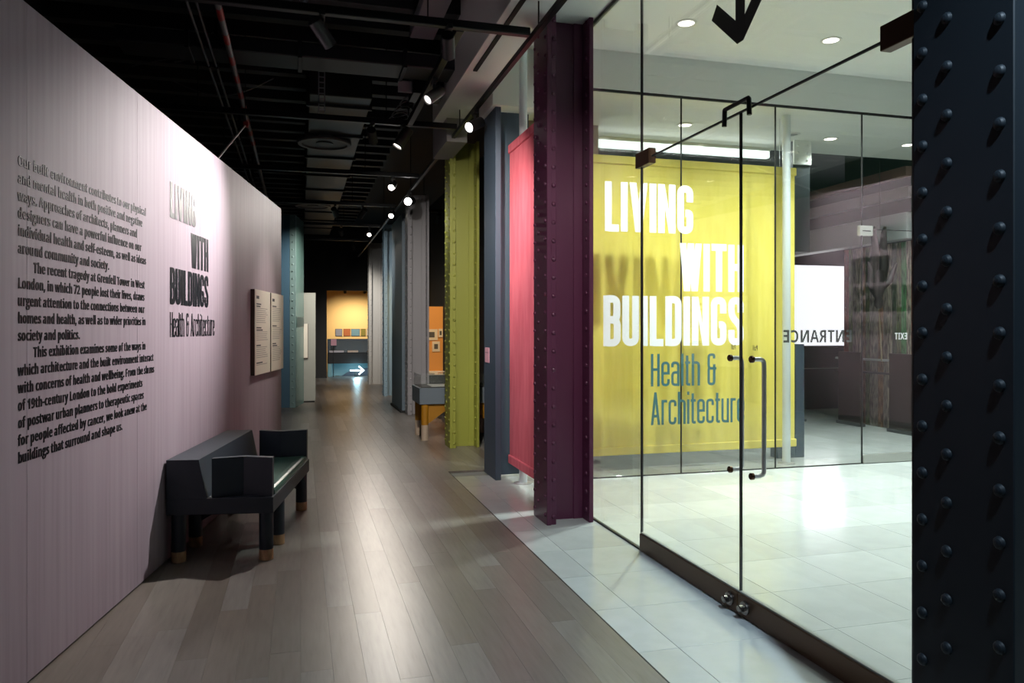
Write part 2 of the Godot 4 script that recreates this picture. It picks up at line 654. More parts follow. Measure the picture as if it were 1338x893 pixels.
func shell() -> void:
	var black: Material = mats.black_paint
	var white: Material = mats.white_paint
	# hall shell
	var c := struct("ceiling", "black painted hall ceiling with ribs")
	bx(c, "slab", Vector3(-5.0, 4.75, -28.2), Vector3(1.52, 4.95, 3.5), black, 0.0)
	var c2 := struct("ceiling", "black ceiling of the side bay")
	bx(c2, "slab", Vector3(1.52, 4.75, -28.2), Vector3(3.55, 4.95, -9.0), black, 0.0)
	for n in 34:
		var z := -4.6 - n * 0.55
		bx(c, "rib", Vector3(-4.9, 4.55, z - 0.07), Vector3(1.5, 4.75, z + 0.07), mat("rib_grey", Color(0.16, 0.16, 0.17), 0.6), 0.004)
	var wl := struct("wall_far_left", "black outer wall of the hall")
	bx(wl, "panel", Vector3(-5.2, 0, -28.2), Vector3(-5.0, 4.95, 3.5), black, 0.0)
	var wb := struct("wall_behind", "dark wall behind the viewer")
	bx(wb, "panel", Vector3(-5.0, 0, 3.3), Vector3(9.2, 4.95, 3.5), mat("dim_plaster", Color(0.35, 0.35, 0.37), 0.8), 0.0)
	# white soffit that runs along the column line
	var s := struct("trim_1", "white soffit along the column line")
	bx(s, "soffit_board", Vector3(1.50, 3.93, -8.9), Vector3(1.83, 4.75, 3.4), white, 0.004)
	bx(s, "soffit_board", Vector3(1.83, 3.93, -6.05), Vector3(2.27, 4.75, 3.4), white, 0.004)
	bx(s, "shadow_gap", Vector3(1.56, 3.918, -7.0), Vector3(1.60, 3.932, 3.4), black, 0.002)
	var s2 := struct("trim_2", "grey downstand at the end of the white soffit")
	bx(s2, "downstand", Vector3(1.62, 3.66, -9.6), Vector3(1.86, 4.2, -8.65), mat("soffit_grey", Color(0.55, 0.54, 0.55), 0.7), 0.004)
	# white lintel above the dark navy pillar
	var s3 := struct("trim_3", "white lintel beyond the plum column")
	bx(s3, "lintel", Vector3(1.83, 3.72, -7.92), Vector3(2.29, 4.75, -7.32), white, 0.004)
	bx(s3, "cap", Vector3(1.83, 4.30, -7.32), Vector3(2.27, 4.45, -6.05), white, 0.004)
	# bay behind the lobby
	var bw := struct("wall_bay", "dark partition between the side bay and the lobby")
	bx(bw, "panel", Vector3(3.3, 0, -17.2), Vector3(3.42, 4.75, -8.62), black, 0.0)
	bx(bw, "panel", Vector3(2.24, 0, -8.62), Vector3(3.42, 4.75, -8.5), mat("warm_plaster", Color(0.62, 0.55, 0.47), 0.8), 0.0)
	var bw2 := struct("wall_bay", "dark end of the side bay")
	bx(bw2, "panel", Vector3(3.3, 0, -28.2), Vector3(3.42, 4.95, -17.2), black, 0.0)

func lilac_wall() -> void:
	var w := struct("wall_left", "lilac stained timber wall with exhibition text", WALL_AT, WALL_TURN)
	var lil: Material = mats.lilac_stain
	# six panels, thin joints between them
	var edges := [-4.9, -3.69, -2.47, -1.25, -0.03, 1.19, 2.41, 3.63, 4.85, 5.494]
	for i in edges.size() - 1:
		bx(w, "panel", Vector3(edges[i] + 0.0006, 0.012, -0.10), Vector3(edges[i + 1] - 0.0006, 2.875, 0.0), lil, 0.0008)
	bx(w, "plinth", Vector3(-4.9, 0.0, -0.09), Vector3(5.48, 0.02, -0.012), mats.seal_black, 0.001)
	bx(w, "core", Vector3(-4.88, 0.02, -0.09), Vector3(5.48, 2.865, -0.02), mats.black_paint, 0.0)
	# body text, one mesh for each line
	var txt := ["Our built environment contributes to our physical", "and mental health in both positive and negative", "ways. Approaches of architects, planners and", "designers can have a powerful influence on our", "individual health and self-esteem, as well as ideas", "around community and society.", "The recent tragedy at Grenfell Tower in West", "London, in which 72 people lost their lives, draws", "urgent attention to the connections between our", "homes and health, as well as to wider priorities in", "society and politics.", "This exhibition examines some of the ways in", "which architecture and the built environment interact", "with concerns of health and wellbeing. From the slums", "of 19th-century London to the bold experiments", "of postwar urban planners to therapeutic spaces", "for people affected by cancer, we look anew at the", "buildings that surround and shape us."]
	var em := 0.0615
	var first := type_mesh(txt[0], em)
	var squeeze := 1.42 / first.get_aabb().size.x
	var font: Font = fonts[true]
	# baseline of a vertically centred line lies (ascent - descent) / 2 below its middle
	var mid: float = (font.get_ascent(32) - font.get_descent(32)) * 0.5 * em / 32.0
	for i in txt.size():
		var indent := 0.125 if i in [6, 11] else 0.0
		var y := 2.177 - i * 0.07235
		var t := part(w, "text_line", type_mesh(txt[i], em), mats.vinyl_navy, Vector3(-0.103 + indent, y + mid, 0.001))
		t.scale = Vector3(squeeze, 1, 1)
	# title
	var v: Material = mats.vinyl_navy
	part(w, "title_word", word_mesh("LIVING", 0.073, 0.36, 0.045, 1.748, 2.30, 2.236, 2.468, 0.002), v, Vector3(0, 0, 0.0003))
	part(w, "title_word", word_mesh("WITH", 0.073, 0.36, 0.045, 2.185, 2.612, 1.94, 2.186, 0.002), v, Vector3(0, 0, 0.0003))
	part(w, "title_word", word_mesh("BUILDINGS", 0.073, 0.36, 0.045, 1.748, 2.612, 1.668, 1.908, 0.002), v, Vector3(0, 0, 0.0003))
	part(w, "title_word", word_mesh("Health & Architecture", 0.034, 0.27, 0.055, 1.748, 2.779, 1.452, 1.615, 0.002), v, Vector3(0, 0, 0.0003))
	# two caption boards
	var im := board_print(3)
	var im2 := board_print(9)
	var spots := [[4.0, 4.69, im, "white caption board with grey print, nearer of the pair on the lilac wall"], [4.745, 5.40, im2, "white caption board with grey print, farther of the pair on the lilac wall"]]
	for s in spots:
		var b := thing("caption_board", s[3], "panel", wall_point(s[0], 1.065, 0), WALL_TURN, "caption boards on the lilac wall")
		var ww: float = s[1] - s[0]
		bx(b, "backing", Vector3(0.0, 0, 0), Vector3(ww, 0.82, 0.035), mat("board_edge", Color(0.30, 0.22, 0.18), 0.6), 0.002)
		bx(b, "face_sheet", Vector3(0.0, 0.0, 0.035), Vector3(ww, 0.82, 0.041), mat("cream_card", Color(0.86, 0.84, 0.79), 0.6), 0.001)
		var q := QuadMesh.new()
		q.size = Vector2(ww - 0.04, 0.78)
		var m := StandardMaterial3D.new()
		m.albedo_texture = s[2]
		m.roughness = 0.6
		part(b, "print", q, m, Vector3(ww * 0.5, 0.41, 0.0415))
	# slim rod that stays the wall from the ceiling
	var rod := thing("stay_rod", "thin pale rod between the lilac wall top and the ceiling pipes", "rod")
	part(rod, "rod", tube([wall_point(2.98, 2.86, -0.05), Vector3(-0.53, 3.56, -8.14)], 0.009, 8), mat("rod_grey", Color(0.7, 0.68, 0.66), 0.5))
	part(rod, "wire", tube([Vector3(-0.53, 3.56, -8.14), Vector3(-0.53, 4.55, -8.14)], 0.004, 6), mats.black_paint)
	bx(rod, "clip", Vector3(-0.55, 3.54, -8.17), Vector3(-0.50, 3.59, -8.11), mat("clip_red", Color(0.6, 0.15, 0.13), 0.5), 0.004)

func board_print(sd: int) -> ImageTexture:
	var r := RandomNumberGenerator.new()
	r.seed = sd
	var im := Image.create(256, 320, false, Image.FORMAT_RGB8)
	im.fill(Color(0.86, 0.84, 0.79))
	var ink := Color(0.2, 0.2, 0.22)
	im.fill_rect(Rect2i(14, 16, 46, 12), ink)
	var y := 46
	while y < 290:
		var heads := 2 if r.randf() < 0.5 else 1
		for k in heads:
			im.fill_rect(Rect2i(14, y, 60 + r.randi() % 50, 5), ink)
			y += 9
		for k in 3 + r.randi() % 6:
			if y > 290:
				break
			im.fill_rect(Rect2i(14, y, 150 + r.randi() % 60, 2), Color(0.5, 0.49, 0.48))
			y += 8
		y += 12
	return ImageTexture.create_from_image(im)

func front_glazing() -> void:
	var X := 2.236
	var g: Material = mats.pane_glass
	var seal: Material = mats.seal_black
	var w := struct("window_1", "tall frameless glass screen between hall and lobby")
	bx(w, "pane", Vector3(X - 0.006, 0.01, -7.19), Vector3(X + 0.006, 3.92, -5.70), g, 0.001)
	bx(w, "pane", Vector3(X - 0.006, 0.01, -5.69), Vector3(X + 0.006, 3.92, -4.775), mats.pane_glass_green, 0.001)
	bx(w, "pane", Vector3(X - 0.006, 2.65, -4.765), Vector3(X + 0.006, 3.92, -2.386), g, 0.001)
	bx(w, "pane", Vector3(X - 0.006, 0.01, -2.376), Vector3(X + 0.006, 3.92, -0.6), g, 0.001)
	bx(w, "pane", Vector3(X - 0.006, 0.01, -0.59), Vector3(X + 0.006, 3.92, 3.3), g, 0.001)
	bx(w, "seal", Vector3(X - 0.008, 0.0, -4.776), Vector3(X + 0.008, 3.92, -4.764), seal, 0.001)
	bx(w, "seal", Vector3(X - 0.007, 0.0, -2.386), Vector3(X + 0.007, 3.92, -2.376), seal, 0.001)
	bx(w, "seal", Vector3(X - 0.007, 2.64, -4.765), Vector3(X + 0.007, 2.65, -2.386), seal, 0.001)
	bx(w, "seal", Vector3(X - 0.012, 3.905, -7.19), Vector3(X + 0.012, 3.93, 3.3), seal, 0.001)
	bx(w, "floor_channel", Vector3(X - 0.012, 0.0, -7.19), Vector3(X + 0.012, 0.012, -4.77), seal, 0.001)
	bx(w, "floor_channel", Vector3(X - 0.012, 0.0, -2.38), Vector3(X + 0.012, 0.012, 3.3), seal, 0.001)
	# black arrow on the transom glass, pointing down at the doors
	var st := st_new()
	var xf := Transform3D(Basis(Vector3.UP, -PI / 2), Vector3(X - 0.0065, 0, -3.555))
	var arms: Array = [[Vector2(-0.26, 3.27), Vector2(0, 3.045), Vector2(0.26, 3.27)], [Vector2(0, 3.04), Vector2(0, 3.62)]]
	for i in 2:
		for p in Geometry2D.offset_polyline(PackedVector2Array(arms[i]), 0.044, Geometry2D.JOIN_ROUND, Geometry2D.END_ROUND):
			add_prism(st, p, 0.0003 * i, 0.0015 + 0.0003 * i, xf)
	part(w, "arrow", st.commit(), mats.dark_vinyl).set_meta("label", "black arrow pointing down")
	# door leaves
	var ends := [[-4.762, -3.562, "door_1", -3.642, -4.82, -4.61], [-3.556, -2.39, "door_2", -3.438, -2.53, -2.33]]
	for e in ends:
		var d := struct(e[2], "glass door leaf with brown bottom rail")
		bx(d, "pane", Vector3(X - 0.006, 0.115, e[0]), Vector3(X + 0.006, 2.64, e[1]), g, 0.001)
		bx(d, "bottom_rail", Vector3(X - 0.022, 0.006, e[0]), Vector3(X + 0.022, 0.12, e[1]), mats.bronze, 0.003)
		bx(d, "rail_bead", Vector3(X - 0.012, 0.12, e[0]), Vector3(X + 0.012, 0.128, e[1]), mat("bead_grey", Color(0.6, 0.62, 0.6), 0.4), 0.001)
		var edge: float = e[1] if e[2] == "door_1" else e[0]
		bx(d, "edge_seal", Vector3(X - 0.0065, 0.12, edge - 0.003), Vector3(X + 0.0065, 2.64, edge + 0.003), seal, 0.001)
		bx(d, "patch_fitting", Vector3(X - 0.026, 2.60, e[4]), Vector3(X + 0.026, 2.70, e[5]), mats.bronze, 0.003)
		# pull handle on the lobby side, caps on the hall side
		var hz: float = e[3]
		var pts := []
		for p in rounded([Vector2(0.0, 1.348), Vector2(0.058, 1.348), Vector2(0.058, 0.75), Vector2(0.0, 0.75)], 0.03, 6):
			pts.append(Vector3(X + p.x, p.y, hz))
		part(d, "pull_handle", tube(pts, 0.0115, 12), mats.chrome)
		for y in [1.348, 0.75]:
			part(d, "handle_cap", lathe([Vector2(0, -0.018), Vector2(0.014, -0.018), Vector2(0.018, -0.014), Vector2(0.018, 0.0)], 14, Transform3D(Basis(Vector3.BACK, -PI / 2), Vector3(X - 0.006, y, hz))), mat("cap_brown", Color(0.35, 0.25, 0.18), 0.25, 0.9))
		# lock on the bottom rail
		var lz: float = edge + (-0.066 if e[2] == "door_1" else 0.075)
		part(d, "lock", lathe([Vector2(0, -0.045), Vector2(0.015, -0.045), Vector2(0.019, -0.04), Vector2(0.019, -0.016), Vector2(0.033, -0.014), Vector2(0.036, -0.008), Vector2(0.036, 0.0)], 18, Transform3D(Basis(Vector3.BACK, -PI / 2), Vector3(X - 0.022, 0.065, lz))), mat("lock_steel", Color(0.46, 0.43, 0.41), 0.22, 0.9))
		# small word above the handle, meant for readers in the lobby
		var t := part(d, "pull_label", type_mesh("Pull", 0.034, 0.001, false, true), mats.dark_vinyl, Vector3(X + 0.007, 1.405, hz), Vector3(0, PI / 2, 0))
		t.scale = Vector3(0.8, 1, 1)
	# bracket that stops both leaves at the top
	var b := thing("door_stop_bracket", "black bracket bridging the tops of the two glass doors", "bracket", Vector3(X, 2.60, -3.57))
	var bp := []
	for p in rounded([Vector2(-0.12, 0.0), Vector2(-0.115, 0.09), Vector2(0.115, 0.09), Vector2(0.12, 0.0)], 0.01, 3):
		bp.append(Vector3(-0.02, p.y, p.x))
	part(b, "strap", tube(bp, 0.013, 6), mats.dark_vinyl)

func far_glazing() -> void:
	var Z := -7.2
	var g: Material = mats.pane_glass_far
	var seal: Material = mats.seal_black
	var w := struct("window_2", "glass screen across the far side of the lobby with white title lettering")
	var xs := [2.25, 3.819, 4.942, 6.051]
	for i in 3:
		bx(w, "pane", Vector3(xs[i] + 0.004, 0.01, Z - 0.006), Vector3(xs[i + 1] - 0.004, 3.92, Z + 0.006), g, 0.001)
	bx(w, "pane", Vector3(6.055, 2.63, Z - 0.006), Vector3(8.6, 3.92, Z + 0.006), g, 0.001)
	for i in [1, 2, 3]:
		bx(w, "seal", Vector3(xs[i] - 0.006, 0.0, Z - 0.008), Vector3(xs[i] + 0.006, 3.92, Z + 0.008), seal, 0.001)
	bx(w, "floor_channel", Vector3(2.25, 0.0, Z - 0.01), Vector3(8.6, 0.01, Z + 0.01), seal, 0.001)
	bx(w, "head_channel", Vector3(2.25, 3.905, Z - 0.012), Vector3(8.6, 3.93, Z + 0.012), seal, 0.001)
	bx(w, "seal", Vector3(6.055, 2.622, Z - 0.006), Vector3(8.6, 2.63, Z + 0.006), seal, 0.001)
	bx(w, "door_pane", Vector3(6.06, 0.1, Z - 0.006), Vector3(7.3, 2.62, Z + 0.006), g, 0.001)
	bx(w, "door_pane", Vector3(7.31, 0.1, Z - 0.006), Vector3(8.55, 2.62, Z + 0.006), g, 0.001)
	bx(w, "bottom_rail", Vector3(6.06, 0.006, Z - 0.02), Vector3(8.55, 0.1, Z + 0.02), mat("steel_satin", Color(0.72, 0.72, 0.70), 0.35, 0.6), 0.003)
	bx(w, "patch_fitting", Vector3(6.01, 2.55, Z - 0.025), Vector3(6.18, 2.66, Z + 0.025), mats.steel_satin, 0.003)
	bx(w, "patch_fitting", Vector3(6.04, 2.598, Z + 0.025), Vector3(6.15, 2.608, Z + 0.027), seal, 0.0005)
	# title lettering on the lobby face of the glass
	var v: Material = mats.white_vinyl
	var z := Z + 0.0065
	part(w, "title_word", word_mesh("LIVING", 0.073, 0.36, 0.045, 2.965, 3.952, 2.497, 3.0), v, Vector3(0, 0, z))
	part(w, "title_word", word_mesh("WITH", 0.073, 0.36, 0.045, 3.80, 4.55, 1.90, 2.40), v, Vector3(0, 0, z))
	part(w, "title_word", word_mesh("BUILDINGS", 0.073, 0.36, 0.045, 2.948, 4.55, 1.333, 1.845), v, Vector3(0, 0, z))
	part(w, "title_word", word_mesh("Health &", 0.04, 0.28, 0.055, 3.472, 4.225, 0.915, 1.25), mats.teal_vinyl, Vector3(0, 0, z))
	part(w, "title_word", word_mesh("Architecture", 0.04, 0.28, 0.055, 3.472, 4.56, 0.518, 0.855), mats.teal_vinyl, Vector3(0, 0, z))
	# words meant for the other side
	var en := part(w, "entrance_lettering", type_mesh("ENTRANCE", 0.19, 0.001, true, true), mat("vinyl_grey", Color(0.28, 0.29, 0.29), 0.5), Vector3(5.49, 1.425, Z - 0.008), Vector3(0, PI, 0))
	en.scale = Vector3(0.92, 1, 1)
	part(w, "exit_lettering", type_mesh("EXIT", 0.105, 0.001, true, true), v, Vector3(6.59, 1.425, Z - 0.008), Vector3(0, PI, 0)).scale = Vector3(0.8, 1, 1)

func downlight(p: Vector3, e: float, lit := true, name_label := "", cone := 62.0) -> void:
	var t := thing("downlight", name_label, "downlight", p, 0.0, "recessed downlights in the lobby ceilings")
	part(t, "trim_ring", lathe([Vector2(0.075, 0.0), Vector2(0.075, -0.008), Vector2(0.098, -0.006), Vector2(0.10, 0.0)], 24), mat("ring_white", Color(0.8, 0.8, 0.78), 0.5))
	var m: Material = glow("downlight_glow", Color(1.0, 0.98, 0.93), 4.0) if lit else mat("lamp_off", Color(0.45, 0.46, 0.46), 0.4)
	part(t, "lamp_face", lathe([Vector2(0.076, -0.002), Vector2(0.0, -0.004)], 24), m)
	if lit:
		spot_light(t, p + Vector3(0, -0.02, 0), p + Vector3(0, -1, 0), e, cone, Color(0.94, 1.0, 0.975), 0.06, 1.0)

func lobby() -> void:
	var white: Material = mats.white_paint
	var c := struct("ceiling", "white lobby ceiling")
	bx(c, "slab", Vector3(2.25, 4.32, -7.28), Vector3(9.0, 4.5, 3.4), white, 0.002)
	var b := struct("trim_4", "white bulkhead above the far glass screen")
	bx(b, "bulkhead", Vector3(2.25, 3.93, -7.32), Vector3(9.0, 4.33, -7.18), white, 0.003)
	var r := struct("wall_right", "lobby wall out of view, coloured dark to dim its reflection in the far glass")
	bx(r, "panel", Vector3(8.9, 0, -7.3), Vector3(9.1, 4.5, 3.4), mat("dark_for_reflection", Color(0.15, 0.165, 0.155), 0.6), 0.002)  # unseen wall given a dark colour so the far glass mirrors less white
	var place := {3.42: "left", 4.98: "middle", 6.6: "right"}
	var row := {-6.35: "first", -3.9: "second", -1.4: "third"}
	for z in row:  # all but two of these lamps are added out of view to light the lobby
		for x in place:
			var lab := "added unseen downlight brightening the white lobby, %s row from the far glass, %s" % [row[z], place[x]]
			if z == -6.35 and x == 3.42:
				lab = "lit round downlight in the white ceiling left of the black arrow"
			elif z == -6.35 and x == 4.98:
				lab = "lit round downlight in the white ceiling right of the black arrow"
			downlight(Vector3(x + (0.0 if z == -6.35 else 0.9), 4.32, z), 17.0 if z == -6.35 else 6.0, true, lab, 62.0 if z == -6.35 else 48.0)

func columns() -> void:
	var H := 3.93
	column(-1.769, "black riveted steel column filling the right edge of the picture", mat("paint_black", Color(0.06, 0.085, 0.105), 0.5, 0.0, 0.35), H, true)
	column(-5.74, "plum purple riveted steel column beside the glass doors", mat("paint_plum", Color(0.33, 0.14, 0.25), 0.42), H, false)
	column(-9.67, "olive green riveted steel column in the hall", mat("paint_olive", Color(0.56, 0.58, 0.24), 0.45), 3.9, false)
	column(-13.6, "pale grey riveted steel column under the brightest lamp", mat("paint_grey", Color(0.56, 0.55, 0.56), 0.45), 3.9, false)
	column(-17.53, "pale blue riveted steel column, fifth along the hall", mat("paint_blue", Color(0.50, 0.60, 0.66), 0.45), 3.9, false)
	column(-21.46, "grey riveted steel column farthest down the hall", mat("paint_stone", Color(0.55, 0.55, 0.54), 0.45), 3.9, false)
	# dark slate screen between the grey and the pale blue columns
	var s := thing("slate_screen", "dark slate blue upright screen left of the pale grey column", "screen", Vector3(1.80, 0, -14.6))
	bx(s, "board", Vector3(-0.03, 0.04, -0.78), Vector3(0.03, 3.6, 0.78), mat("slate_blue", Color(0.36, 0.42, 0.46), 0.5), 0.004)
	bx(s, "foot", Vector3(-0.06, 0, -0.78), Vector3(0.06, 0.04, 0.78), mats.black_paint, 0.004)
	# navy pillar between plum and olive columns
	var navy := mat("navy_paint", Color(0.23, 0.285, 0.345), 0.5)
	var p := thing("navy_pillar", "dark navy pillar between the red banner and the olive column", "pillar", Vector3(1.87, 0, -7.61))
	bx(p, "hall_face", Vector3(0, 0, -0.24), Vector3(0.06, 3.72, 0.24), navy, 0.004)
	bx(p, "web", Vector3(0.06, 0, -0.1), Vector3(0.40, 3.72, 0.06), navy, 0.003)
	bx(p, "base_edge", Vector3(0.06, 0, 0.06), Vector3(0.40, 0.02, 0.075), mats.white_paint, 0.002)
	var l := thing("label_card", "small pink label card on the navy pillar", "label", Vector3(1.868, 1.16, -7.70))
	bx(l, "card", Vector3(-0.004, 0, -0.085), Vector3(0.002, 0.155, 0.085), mat("pink_card", Color(0.80, 0.60, 0.66), 0.7), 0.001)
	bx(l, "print", Vector3(-0.0046, 0.10, -0.07), Vector3(-0.004, 0.106, 0.05), mats.vinyl_navy, 0.0002)

func bench() -> void:
	var b := thing("bench", "dark slate bench with green leather seat and wooden feet against the lilac wall", "bench", wall_point(1.64, 0, 0.012), WALL_TURN)
	var m := mat("bench_paint", Color(0.15, 0.19, 0.23), 0.45)
	var L := 1.48
	bx(b, "seat_frame", Vector3(0, 0.312, 0), Vector3(L, 0.416, 0.665), m, 0.003)
	# backrest: sloping front face, profile in (z, y)
	var yz := Transform3D(Basis(Vector3(0, 0, 1), Vector3(0, 1, 0), Vector3(1, 0, 0)), Vector3.ZERO)
	part(b, "backrest", prism([Vector2(0, 0.416), Vector2(0, 0.665), Vector2(0.20, 0.665), Vector2(0.25, 0.416)], 0.0, L, yz), m)
	# chevron arm blocks, points facing inwards
	var xz := Transform3D(Basis(Vector3(1, 0, 0), Vector3(0, 0, 1), Vector3(0, 1, 0)), Vector3.ZERO)
	var near := [Vector2(0.02, 0.275), Vector2(0.085, 0.46), Vector2(0.02, 0.655), Vector2(0.075, 0.655), Vector2(0.14, 0.46), Vector2(0.075, 0.275)]
	var far := []
	for p in near:
		far.append(Vector2(L - p.x, p.y))
	part(b, "arm_block", prism(near, 0.416, 0.668, xz), m)
	part(b, "arm_block", prism(far, 0.416, 0.668, xz), m)
	# cushion lofted from three rings
	var plan := [Vector2(0.085, 0.265), Vector2(0.15, 0.46), Vector2(0.085, 0.658), Vector2(L - 0.085, 0.658), Vector2(L - 0.15, 0.46), Vector2(L - 0.085, 0.265)]
	var rings := []
	for e in [[0.0, 0.417], [0.0, 0.44], [0.008, 0.452], [0.024, 0.460], [0.05, 0.463]]:
		var ring := []
		for p in plan:
			var q: Vector2 = p
			q.x += e[0] * (1.0 if p.x < L / 2 else -1.0)
			q.y += e[0] * (1.0 if p.y < 0.4 else (-1.0 if p.y > 0.5 else 0.0))
			ring.append(Vector3(q.x, e[1], q.y))
		rings.append(ring)
	var st := st_new()
	for i in rings.size() - 1:
		for k in 6:
			var k2 := (k + 1) % 6
			var mid: Vector3 = (rings[i][k] + rings[i][k2]) * 0.5
			face(st, [rings[i][k], rings[i][k2], rings[i + 1][k2], rings[i + 1][k]], Vector3(mid.x - L / 2, 0.3 if i > 0 else 0.0, (mid.z - 0.46) * 3.0) * Vector3(1.0 if k in [0, 1, 3, 4] else 0.0, 1, 0.0 if k in [0, 1, 3, 4] else 1.0))
	var top: Array = rings[-1]
	face(st, [top[0], top[1], top[4], top[5]], Vector3.UP)
	face(st, [top[1], top[2], top[3], top[4]], Vector3.UP)
	var cush := part(b, "seat_cushion", st.commit(), mat("green_leather", Color(0.20, 0.36, 0.32), 0.3))
	cush.set_meta("label", "green leather seat cushion")
	# legs with turned wooden feet
	var leg := lathe([Vector2(0, 0.07), Vector2(0.045, 0.07), Vector2(0.045, 0.313)], 22)
	var foot := lathe([Vector2(0, 0.0), Vector2(0.042, 0.0), Vector2(0.0455, 0.004), Vector2(0.0455, 0.0705), Vector2(0, 0.0705)], 22)
	var wood := textured("foot_oak", noise_tex(77, 0.01, [Color(0.68, 0.54, 0.40), Color(0.78, 0.64, 0.49)], [0.3, 0.7], 256, 256), Vector3(6, 2, 6), 0.5)
	for p in [[0.055, 0.06], [0.055, 0.61], [0.415, 0.06], [0.415, 0.615], [1.425, 0.06], [1.425, 0.61]]:
		var lg := part(b, "leg", leg, m, Vector3(p[0], 0, p[1]))
		part(lg, "foot", foot, wood).set_meta("label", "pale wooden foot")
	# gussets under the frame
	for e in [[0.415, 0.09, 1.0], [1.425, 0.58, -1.0], [1.425, 0.09, 1.0]]:
		part(b, "gusset", prism([Vector2(e[1], 0.313), Vector2(e[1], 0.17), Vector2(e[1] + 0.24 * e[2], 0.313)], e[0] - 0.012, e[0] + 0.012, yz), m)

func cloth(w: float, h: float, amp: float, sd: int) -> ArrayMesh:
	# hanging fabric sheet with faint vertical ripples and 4 mm of thickness, origin bottom centre, front +z
	var st := st_new()
	var n := 48
	var f := FastNoiseLite.new()
	f.seed = sd
	f.frequency = 1.1
	var zf := func(x): return amp * (f.get_noise_1d(x * 1.2) + 0.5 * f.get_noise_1d(x * 4.0 + 50.0))
	for i in n:
		var x0 := -w / 2 + w * i / n
		var x1 := -w / 2 + w * (i + 1) / n
		var z0: float = zf.call(x0)
		var z1: float = zf.call(x1)
		face(st, [Vector3(x0, 0, z0), Vector3(x1, 0, z1), Vector3(x1, h, z1), Vector3(x0, h, z0)], Vector3.BACK)
		face(st, [Vector3(x0, 0, z0 - 0.004), Vector3(x1, 0, z1 - 0.004), Vector3(x1, h, z1 - 0.004), Vector3(x0, h, z0 - 0.004)], Vector3.FORWARD)
		face(st, [Vector3(x0, 0, z0), Vector3(x1, 0, z1), Vector3(x1, 0, z1 - 0.004), Vector3(x0, 0, z0 - 0.004)], Vector3.DOWN)
		face(st, [Vector3(x0, h, z0), Vector3(x1, h, z1), Vector3(x1, h, z1 - 0.004), Vector3(x0, h, z0 - 0.004)], Vector3.UP)
	return st.commit()

func banner(label: String, at: Vector3, turn: float, w: float, h: float, m: Material, sd: int, posts: Array) -> void:
	var t := thing("banner", label, "banner", at, turn)
	part(t, "cloth", cloth(w, h, 0.006, sd), m, Vector3(0, 0.19, 0))
	for y in [0.19, 0.19 + h]:
		bx(t, "hem_bar", Vector3(-w / 2 - 0.02, y - 0.045, -0.02), Vector3(w / 2 + 0.02, y + 0.045, 0.016), m, 0.01)
	if posts.is_empty():
		for x in [-w / 2 + 0.2, w / 2 - 0.2]:
			part(t, "hanging_wire", tube([Vector3(x, 0.19 + h, 0), Vector3(x, 3.93, 0)], 0.003, 6), mats.chrome)
	for x in posts:
		part(t, "post", tube([Vector3(x, 0.012, -0.05), Vector3(x, 4.29, -0.05)], 0.04, 14), mat("post_white", Color(0.82, 0.85, 0.86), 0.4))
		part(t, "foot_plate", lathe([Vector2(0, 0), Vector2(0.09, 0), Vector2(0.09, 0.008), Vector2(0.03, 0.016), Vector2(0, 0.016)], 20), mats.chrome, Vector3(x, 0.0, -0.05))

func banners() -> void:
	var yel := noise_tex(91, 0.015, [Color(0.94, 0.87, 0.40), Color(0.955, 0.89, 0.44)], [0.3, 0.7], 256, 256)
	var ym := textured("yellow_cloth", yel, Vector3(3, 0.4, 3), 0.75)
	ym.backlight_enabled = true
	ym.backlight = Color(0.25, 0.23, 0.06)
	banner("large yellow fabric banner behind the title lettering in the glass lobby", Vector3(3.95, 0, -7.66), deg_to_rad(0.8), 3.16, 3.14, ym, 3, [])
	# white posts that carry it, in front of its right end
	var p := thing("banner_post", "slim white post in front of the right end of the yellow banner", "post", Vector3(5.25, 0, -7.44))
	part(p, "tube", tube([Vector3(0, 0.012, 0), Vector3(0, 3.9, 0)], 0.045, 14), mat("post_white", Color(0.82, 0.85, 0.86), 0.4))
	part(p, "foot_plate", lathe([Vector2(0, 0), Vector2(0.09, 0), Vector2(0.09, 0.008), Vector2(0.05, 0.016), Vector2(0, 0.016)], 20), mats.chrome)
	var red := textured("red_cloth", noise_tex(95, 0.015, [Color(0.90, 0.42, 0.49), Color(0.93, 0.47, 0.53)], [0.3, 0.7], 256, 256), Vector3(3, 0.4, 3), 0.75)
	banner("coral red fabric banner between the plum column and the navy pillar", Vector3(2.05, 0, -6.79), -PI / 2, 1.38, 3.14, red, 5, [-0.38])

